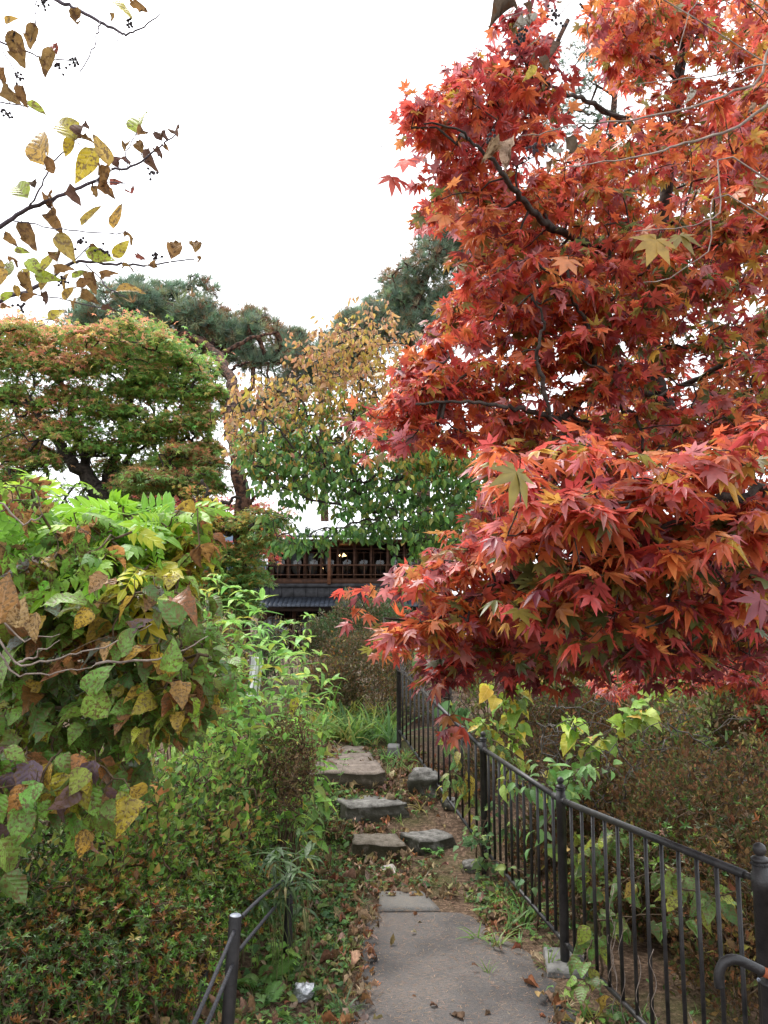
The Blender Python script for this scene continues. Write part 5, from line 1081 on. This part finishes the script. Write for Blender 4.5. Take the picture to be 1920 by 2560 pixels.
# brown azalea bank behind the fence
DR_SHADED = [(.13, .07, .03), (.17, .085, .035), (.085, .06, .025), (.085, .115, .03), (.20, .12, .045), (.06, .085, .022)]  # brown and green leaf tones, darkened to imitate shade from the red maple
gC = 'brown azaleas behind the iron fence'
def bank(label, mounds, seed, wts=None, n=9000, size=.034): shrub('brown_azalea', label, mounds, n, 'kite', size, DR_SHADED, wts, [(.22, .09, .04), (.26, .2, .05)], .12, m='dry', group=gC, twig=('stem', .0013), seed=seed, tw_n=700, up=.3, keep_=-.5)
bank('brown withering azalea hedge at the right edge behind the near fence panel', [(1780, 1890, 4.3, .62, .5, .85), (1960, 1850, 4.2, .5, .5, .9), (1900, 2080, 3.5, .42, .4, .75)], 11)
bank('brown azalea hedge in the middle of the bank behind the fence', [(1560, 1900, 5.0, .5, .5, .8), (1430, 1960, 5.0, .4, .4, .7), (1640, 2080, 4.2, .4, .4, .6), (1500, 2130, 4.3, .3, .35, .5)], 12)
bank('twiggy brown azalea high on the bank under the red maple', [(1500, 1720, 7.2, .8, .6, .8), (1330, 1740, 7.6, .7, .5, .7), (1700, 1720, 6.8, .7, .6, .9), (1880, 1740, 6.4, .6, .6, .9)], 13, n=5500, size=.042)
bank('brown azalea behind the far fence panel', [(1180, 1800, 7.6, .5, .4, .5), (1080, 1740, 8.6, .5, .4, .6), (1280, 1900, 6.2, .4, .4, .5)], 14, n=5500)
bank('patchy azalea behind the middle fence panel', [(1330, 1830, 6.4, .5, .4, .6), (1460, 1810, 6.6, .5, .4, .6), (1230, 1850, 6.2, .4, .35, .5), (1390, 2020, 5.2, .35, .3, .5)], 17, n=6500)
shrub('green_azalea', 'azalea still green among the brown ones on the bank', [(1700, 1990, 4.0, .3, .25, .4), (1560, 2040, 4.2, .3, .25, .4), (1850, 1980, 3.7, .35, .25, .5)], 700, 'ros', .03, AG+AD+BR, None, AO, .15, seed=19)
bank('brown azalea far up the bank behind the red maple', [(1250, 1660, 11, .9, .6, .9), (1480, 1640, 11, 1., .6, 1.), (1720, 1630, 11, 1.1, .6, 1.), (1950, 1620, 10, 1., .6, 1.)], 15, n=3000, size=.07)
bank('rusty azalea row beyond the far fence post', [(1060, 1640, 12, .7, .5, .8), (1200, 1620, 13, .9, .6, 1.), (1000, 1590, 14, .7, .5, .9)], 16, n=2600, size=.075)
shrub('evergreen_shrub', 'dark evergreen shrubs under the green maple at the left', [(40, 1440, 11.5, 1.1, .7, 1.2), (240, 1440, 11.8, 1.1, .7, 1.1), (420, 1480, 12.5, .9, .7, 1.1), (590, 1530, 13, .8, .6, 1.0)], 2600, 'kite', .05, [(.06, .12, .035), (.09, .16, .04), (.05, .09, .03)], None, AO, .08, seed=21, tw_n=150)
shrub('green_shrub', 'taller mixed green shrub rising into the underside of the red maple', [(1380, 1650, 8.2, .6, .5, 1.0), (1560, 1640, 8.4, .6, .5, 1.0), (1230, 1670, 8.6, .5, .4, .9)], 2600, 'kite', .055, [(.09, .16, .035), (.14, .2, .04), (.2, .22, .05), (.2, .11, .04)], None, AO, .15, m='azalea', seed=61, tw_n=250)
shrub('green_shrub', 'loose yellow green shrub under the maple near the right edge', [(1800, 1690, 6.2, .55, .4, .7), (1650, 1730, 6.0, .4, .4, .6)], 1800, 'leafy', .055, [(.10, .18, .04), (.16, .23, .05), (.2, .13, .05)], None, AO, .15, m='weed', seed=62, tw_n=250)
def bare_twigs():
    base = gp(2.3, 6.4); t = thing('bare_shrub', 'tangle of bare grey twigs in the brown azalea bank', 'shrub', base); b = MB()
    Cn = np.concatenate([region([(1330, 1740), (1560, 1720), (1900, 1800), (1900, 2100), (1500, 2050), (1350, 1950)], 4.4, 6.2, 420, -.3, 2.5, 3), region([(1020, 1660), (1130, 1680), (1160, 1780), (1040, 1760)], 7.2, 7.6, 40)])
    grow(b, base+R.normal(0, .5, (24, 3))*[1.4, .9, 0], Cn, .0013, .42, .006, 4, .2); b.build('stems', M['greybark'], t)
bare_twigs()

# saplings and climbers by the fence
MG = [(.22, .36, .05), (.30, .40, .05), (.16, .28, .05)]; MY = [(.55, .46, .05), (.5, .36, .05)]
def leafy_stem(name, label, lines, size, cols, wts, nper, tpl='broad', m='weed', cat='sapling', dr=.4, gx=None):
    P0 = pl(lines[0][0], lines[0][1]); base = gp(P0[0][0], lines[0][1][0]); t = thing(name, label, cat, base); b = MB(); cr = MB()
    for k, (S, Ys) in enumerate(lines):
        P = pl(S, Ys); P = np.concatenate([[base], P]) if k == 0 else P
        L = limb(b, P, .006 if k == 0 else .004, .0015, 6, .004); n = int(nper*len(L)/12)
        i = R.integers(len(L)//4 if k == 0 else 0, len(L), n); a = R.uniform(0, 2*PI, n); D = np.stack([np.cos(a), np.sin(a), -dr+R.normal(0, .4, n)], 1)
        Q = L[i]+unit(D)*.04; b.edges(L[i], Q, .001, .0008, 4)
        cr.scatter(TP[tpl], Q, D, R.normal(0, .35, (n, 3))+[0, -.35, .8], size*np.exp(R.normal(0, .25, n)), pal(cols, n, wts, .16))
    b.build('stem', M['stem'], t, True); cr.build('leaves', M[m], t, True)
leafy_stem('mulberry_sapling', 'yellow green sapling standing just behind the middle fence post', [([(1270, 1960), (1285, 1850), (1290, 1760), (1285, 1690)], (5.3, 5.3)), ([(1290, 1800), (1250, 1740), (1225, 1700)], (5.3, 5.2)), ([(1285, 1850), (1240, 1820), (1210, 1790)], (5.3, 5.2)), ([(1288, 1740), (1320, 1700), (1330, 1690)], (5.3, 5.2))], .095, MG+MY, [3, 3, 2, 1.5, 1], 24)
leafy_stem('mulberry_branch', 'arching branch of large yellow green leaves across the brown azaleas', [([(1350, 2040), (1400, 1940), (1480, 1860), (1570, 1800), (1650, 1740), (1690, 1700)], (5.0, 5.0)), ([(1480, 1860), (1440, 1830), (1420, 1800)], (5.0, 4.9)), ([(1570, 1800), (1600, 1790)], (5.0, 4.9))], .10, MG+MY, [3, 3, 3, .8, .3], 22, dr=.1)
leafy_stem('mulberry_sapling', 'low green leafy sapling between the two nearest fence posts', [([(1340, 2120), (1400, 2000), (1440, 1930), (1480, 1900)], (4.2, 4.3)), ([(1400, 2000), (1460, 1950), (1520, 1920)], (4.3, 4.3)), ([(1370, 2000), (1360, 1930), (1350, 1900)], (4.3, 4.4)), ([(1400, 1990), (1340, 1960), (1260, 1950)], (4.2, 4.2))], .085, [(.13, .27, .07), (.17, .32, .08), (.24, .34, .06)], [3, 3, 1], 22, 'leafy', dr=.2)
leafy_stem('kudzu_vine', 'green vine with yellow spotted leaves on the far fence panel', [([(1190, 2060), (1180, 1960), (1150, 1880), (1130, 1830)], (5.3, 5.4)), ([(1180, 1960), (1130, 1930), (1120, 1960)], (5.3, 5.2)), ([(1200, 1900), (1230, 1850), (1200, 1800)], (5.2, 5.1)), ([(1230, 1850), (1280, 1880), (1300, 1920)], (5.0, 4.9))], .085, [(.13, .26, .07), (.5, .40, .05), (.3, .34, .05), (.16, .3, .07)], [3, 2, 2, 3], 22, 'leafy', 'spotted', 'vine', .9)
leafy_stem('dogwood_shoot', 'pale green hanging leaves beside the far fence post', [([(1120, 1850), (1090, 1700), (1070, 1620), (1060, 1590)], (7.0, 6.6)), ([(1072, 1630), (1050, 1610), (1045, 1640)], (6.6, 6.5)), ([(1100, 1760), (1130, 1740), (1150, 1760)], (6.8, 6.6)), ([(1120, 1800), (1160, 1760), (1200, 1780)], (6.6, 6.3))], .11, [(.15, .28, .10), (.12, .24, .08), (.4, .4, .06)], [4, 4, 1], 11, 'oval', 'oval', 'shoot', 1.3)
leafy_stem('kudzu_vine', 'large green leaves low behind the nearest fence panel', [([(1500, 2330), (1480, 2200), (1500, 2120), (1540, 2080)], (3.7, 3.8)), ([(1480, 2240), (1560, 2200), (1640, 2180), (1720, 2170)], (3.6, 3.3)), ([(1490, 2300), (1600, 2290), (1720, 2270)], (3.5, 3.1)), ([(1500, 2230), (1440, 2150), (1430, 2080)], (3.8, 4.0)), ([(1700, 2220), (1800, 2240), (1880, 2200)], (3.1, 2.9)), ([(1480, 2350), (1460, 2420), (1480, 2480)], (3.5, 3.3))], .075, [(.10, .2, .04), (.15, .27, .04), (.28, .34, .04), (.07, .14, .03), (.42, .3, .05)], [3, 3, 1.5, 2, .5], 18, 'broad', 'spotted', 'vine', .5)
leafy_stem('ivy', 'small leaved ivy climbing the middle fence post', [([(1215, 2180), (1200, 2110), (1220, 2040), (1260, 1990)], (4.95, 4.95)), ([(1210, 2120), (1250, 2080), (1290, 2060)], (4.9, 4.7)), ([(1210, 2150), (1270, 2160), (1330, 2200)], (4.9, 4.2)), ([(1200, 2100), (1170, 2090), (1150, 2120)], (4.9, 5.0))], .045, [(.09, .19, .07), (.13, .24, .08), (.2, .3, .07)], None, 26, 'broad', 'weed', 'climber', .3)
def dead_vine():
    t = thing('dead_vine', 'dry grey vine wound along the top rail of the far fence panel', 'vine', gp(.2, 7.0)); b = MB(); s0, s1 = P_(posts[3], 1.1), P_(posts[2], .78)
    for k in range(6):
        L = s0+(s1-s0)*np.linspace(0, .55, 26)[:, None]; ph = np.linspace(0, 16+3*k, 26)+k; L = L+np.stack([.022*np.cos(ph), 0*ph, .022*np.sin(ph)+.006], 1)+R.normal(0, .008, L.shape); b.tube(L, .0035, 5)
    Q = s0+(s1-s0)*R.uniform(0, .5, (60, 1)); b.edges(Q, Q+R.normal(0, .07, (60, 3))+[0, 0, .02], .0018, .0008, 4, .2); b.build('stems', M['greybark'], t, True)
    t = thing('dead_vine', 'thin brown tendrils twined on the balusters of the nearest fence panel', 'vine', gp(.98, 2.8)); b = MB()
    for k in range(9):
        f = R.uniform(.15, .95); x = posts[0]['x']+(posts[1]['x']-posts[0]['x'])*f; y = 2.39+1.4*f; zz = np.linspace(-.02, R.uniform(.25, .6), 30); ph = zz*R.uniform(25, 45)+k
        b.tube(np.stack([x+.0105*np.cos(ph), y+.0105*np.sin(ph), zz], 1), .0013, 5)
    b.build('stems', M['paletwig'], t, True)
dead_vine()

# bamboo grass, fern, mint, lily clump
def sasa():
    t = thing('bamboo_grass', 'clump of striped bamboo grass behind the rope fence', 'bamboo grass', gp(-.5, 3.9)); b = MB(); cr = MB()
    for k in range(44):
        q = R.uniform([560, 2090], [760, 2300]); p = at(q[0], q[1], R.uniform(3.6, 4.3)); g0 = gp(p[0]+R.normal(0, .04), p[1]+R.normal(0, .04))
        if p[2] < g0[2]+.05: continue
        if k % 3 == 0: p = at(R.uniform(680, 770), R.uniform(2120, 2230), R.uniform(3.5, 3.78)); g0 = gp(p[0]+R.normal(0, .03), p[1])
        b.edges(g0[None], p[None], .0018, .001, 4, .05); n = R.integers(4, 7); a = R.uniform(0, 6.28, n); D = np.stack([np.cos(a), np.sin(a), R.normal(.1, .35, n)], 1)
        cr.scatter(TP['sasa'], np.repeat(p[None], n, 0), D, [0, 0, 1.], .115*np.exp(R.normal(0, .2, n)), pal([(.06, .12, .035), (.09, .16, .05), (.045, .09, .03), (.32, .26, .10)], n, [4, 3, 3, .8]))
    b.build('stems', M['greenstem'], t); cr.build('leaves', M['weed'], t, True)
sasa()
def rosette_plant(name, label, cat, c, n, size, cols, tpl, el=.5, rad_=.02, m='weed', dome_=0):
    t = MB(); a = R.uniform(0, 6.28, n); D = np.stack([np.cos(a), np.sin(a), el+R.normal(0, .25, n)], 1); P = np.array(c)+np.stack([np.cos(a)*rad_*R.uniform(.2, 1, n), np.sin(a)*rad_*R.uniform(.2, 1, n), dome_*R.uniform(0, 1, n)], 1)
    t.scatter(TP[tpl], P, D, [0, 0, 1.], size*np.exp(R.normal(0, .2, n)), pal(cols, n, None, .12)); return tag(t.build(name, M[m], smooth=True), label, cat)
def ongr(px, py, dz=0.):
    for Y in np.arange(2.4, 9, .02):
        p = at(px, py, Y)
        if p[2] <= G(p[0], Y): break
    return np.array([p[0], Y, float(G(p[0], Y))+dz])
rosette_plant('mint_plant', 'bright yellow green mint like plant by the path verge', 'plant', ongr(700, 2430), 60, .05, [(.26, .46, .08), (.32, .5, .1), (.2, .4, .07)], 'broad', .3, .06, dome_=.1)
rosette_plant('fern', 'small green fern on the verge right of the rope post', 'fern', ongr(655, 2470, .01), 9, .16, [(.13, .28, .06), (.17, .33, .08)], 'fern', .35, .01)
rosette_plant('fern', 'low fern fronds lying near the crumpled foil', 'fern', ongr(670, 2530, .01), 6, .14, [(.12, .25, .06), (.17, .33, .08)], 'fern', .12, .03)
rosette_plant('young_plant', 'small green seedling beside the black rope post', 'plant', ongr(540, 2400, .06), 26, .06, [(.13, .30, .06), (.18, .36, .08)], 'leafy', .4, .05, dome_=.12)
rosette_plant('plantain', 'green leafy weed at the front corner of the lowest right step', 'weed', ongr(1085, 2140, .01), 26, .045, [(.10, .26, .05), (.15, .33, .07)], 'broad', .4, .06, dome_=.03)
def tufts(name, label, boxes, size, cols, wts, tpl='grass', cat='grass', kind='stuff', m='weed', dens=1):
    mb = MB()
    for x0, x1, y0, y1, n in boxes:
        x = R.uniform(x0, x1, n); y = R.uniform(y0, y1, n); P = np.stack([x, y, G(x, y)-.004], 1); P = P[nz(P*[1, 1, 0], 2.6, 3)+R.normal(0, .25, n) > -.2]; n = len(P)
        if tpl == 'grass': D = unit(np.array([0, 0, 1.])+R.normal(0, .15, (n, 3))); N = R.normal(0, 1, (n, 3))*[1, 1, .05]
        else: a = R.uniform(0, 6.28, n); D = np.stack([np.cos(a), np.sin(a), R.normal(.25, .3, n)], 1); N = np.array([0, 0, 1.])+R.normal(0, .3, (n, 3)); P[:, 2] += R.uniform(0, .05, n)*1
        mb.scatter(TP[tpl], P, D, N, size*np.exp(R.normal(0, .3, n)), pal(cols, n, wts, .22))
    return tag(mb.build(name, M[m]), label, cat, None, kind)
GG = [(.12, .24, .05), (.18, .30, .05), (.32, .34, .07), (.08, .16, .04)]
tufts('lily_grass', 'yellow green strap leaved grass at the head of the steps', [(-.75, .1, 7.3, 8.6, 230)], .26, GG+[(.45, .42, .08)], [3, 3, 2, 2, 1])
tufts('grass', 'short green grass along the verges of the path', [(-.75, -.12, 3.0, 5.0, 420), (.75, 1.05, 3.2, 4.4, 120), (.55, .8, 4.3, 5.2, 90), (-.4, .6, 4.75, 5.2, 60), (-.5, .5, 5.5, 6.0, 60), (.05, .35, 6.4, 7.2, 40), (-.9, -.2, 5.0, 6.5, 300), (1.0, 3, 2.3, 5, 300), (-2.5, -.5, 2.2, 3.3, 350)], .075, GG+[(.2, .14, .07)], [3, 2, 1, 3, 2])
tufts('grass', 'taller tufts of grass beside the boulder and the stone block', [(.02, .2, 6.3, 6.9, 22), (.25, .4, 5.7, 6.4, 14), (.45, .75, 3.6, 4.6, 26)], .14, GG, [3, 3, 1, 2])
tufts('ground_ivy', 'low round leaved ground cover along the path verges', [(-.8, -.16, 3.0, 4.9, 2600), (-.9, -.2, 4.8, 6.4, 1400), (.72, 1.0, 3.1, 4.5, 500), (.5, .9, 4.3, 5.2, 420), (-.3, .7, 4.7, 5.3, 420), (-.4, .7, 5.45, 6.1, 460), (-1.2, .1, 6.8, 9, 1500), (.9, 2.4, 2.4, 6, 900)], .032, [(.10, .22, .06), (.14, .28, .07), (.07, .16, .05), (.2, .3, .06)], None, 'broad', 'ground cover')
LT = [(.20, .12, .07), (.28, .17, .10), (.13, .075, .045), (.34, .24, .16), (.24, .10, .045), (.30, .22, .10)]
tufts('fallen_leaves', 'scattered dry leaves on the ground, steps and verges', [(-.85, -.12, 3.0, 5.0, 700), (-.1, .75, 3.2, 4.5, 30), (-.24, -.04, 3.0, 4.5, 170), (.5, .68, 3.9, 4.5, 90), (.66, .86, 3.1, 3.9, 110), (.62, 1.05, 2.8, 5.2, 330), (-.5, .8, 4.6, 5.3, 800), (-.4, .7, 5.5, 5.7, 380), (-.5, .6, 5.9, 6.15, 240), (-.7, .4, 6.2, 7.3, 520), (.05, .8, 5.2, 6.8, 900), (1.0, 3.5, 2.0, 6, 1500), (-2.6, -.5, 2.0, 3.4, 1300), (-3, 1, 7, 10, 800)], .05, LT, None, 'curled', 'leaves', m='litter')
def litter_needles():
    mb = MB(); x = R.uniform(-.3, 1.0, 12000); y = R.uniform(3.0, 7.2, 12000); a = R.uniform(0, PI, 12000); z = G(x, y)+R.uniform(.012, .018, 12000)+.004*(y < 4.45)
    d = np.stack([np.cos(a), np.sin(a), 0*a], 1)*R.uniform(.010, .026, (12000, 1)); q = np.stack([-np.sin(a), np.cos(a), 0*a], 1)*.0006; P = np.stack([x, y, z], 1)
    V = np.stack([P-q, P+q, P+d+q, P+d-q], 1).reshape(-1, 3); i = np.arange(12000)[:, None]*4; mb.add(V, np.concatenate([i+[0, 1, 2], i+[0, 2, 3]]), np.repeat(pal([(.30, .18, .11), (.22, .13, .08), (.38, .25, .16)], 12000), 4, 0))
    tag(mb.build('pine_needles', M['litter']), 'fallen brown pine needles strewn over the path', 'pine needles', None, 'stuff')
litter_needles()
for px, py, s_, col, lab, flip in [(990, 2190, .11, (.62, .55, .52), 'large pale fallen leaf in front of the lowest mossy step', 0), (1022, 2178, .055, (.5, .28, .16), 'curled tan fallen leaf beside the large pale one', 1), (838, 2058, .07, (.6, .46, .28), 'cream fallen leaf left of the middle step', 1), (1033, 2008, .06, (.5, .32, .10), 'yellow fallen leaf at the right end of the middle step', 0), (975, 1955, .08, (.5, .4, .24), 'long dry leaf leaning at the right end of the top step', 0), (1015, 2200, .045, (.44, .22, .12), 'small rusty fallen leaf below the large pale one', 1)]:
    p = ongr(px, py, .015); b = MB(); a = R.uniform(0, 6.28); b.scatter([TP['curled' if flip else 'broad'][R.integers(0, 3)]], p[None], np.array([[math.cos(a)*.5-.4, math.sin(a)*.3, .35]]), np.array([[0, -.5, 1.]]), [s_], pal([col], 1, None, .05))
    tag(b.build('fallen_leaf', M['litter'], smooth=True), lab, 'leaf')
p = ongr(757, 2500, .03); b = MB(); n1, n2 = 12, 16; V = []
for i in range(n1+1):
    for j in range(n2):
        a, e = 2*PI*j/n2, -PI/2+PI*i/n1; d = np.array([math.cos(e)*math.cos(a), math.cos(e)*math.sin(a), math.sin(e)]); V.append(p+d*np.array([.05, .04, .03])*(1+.4*nz(d, 9, 3)+.25*R.normal()*.6))
b.add(V, [(i*n2+j, i*n2+(j+1) % n2, (i+1)*n2+(j+1) % n2) for i in range(n1) for j in range(n2)]+[(i*n2+j, (i+1)*n2+(j+1) % n2, (i+1)*n2+j) for i in range(n1) for j in range(n2)])
tag(b.build('crumpled_foil', M['foil']), 'crumpled silver foil scrap in the weeds by the path', 'litter')
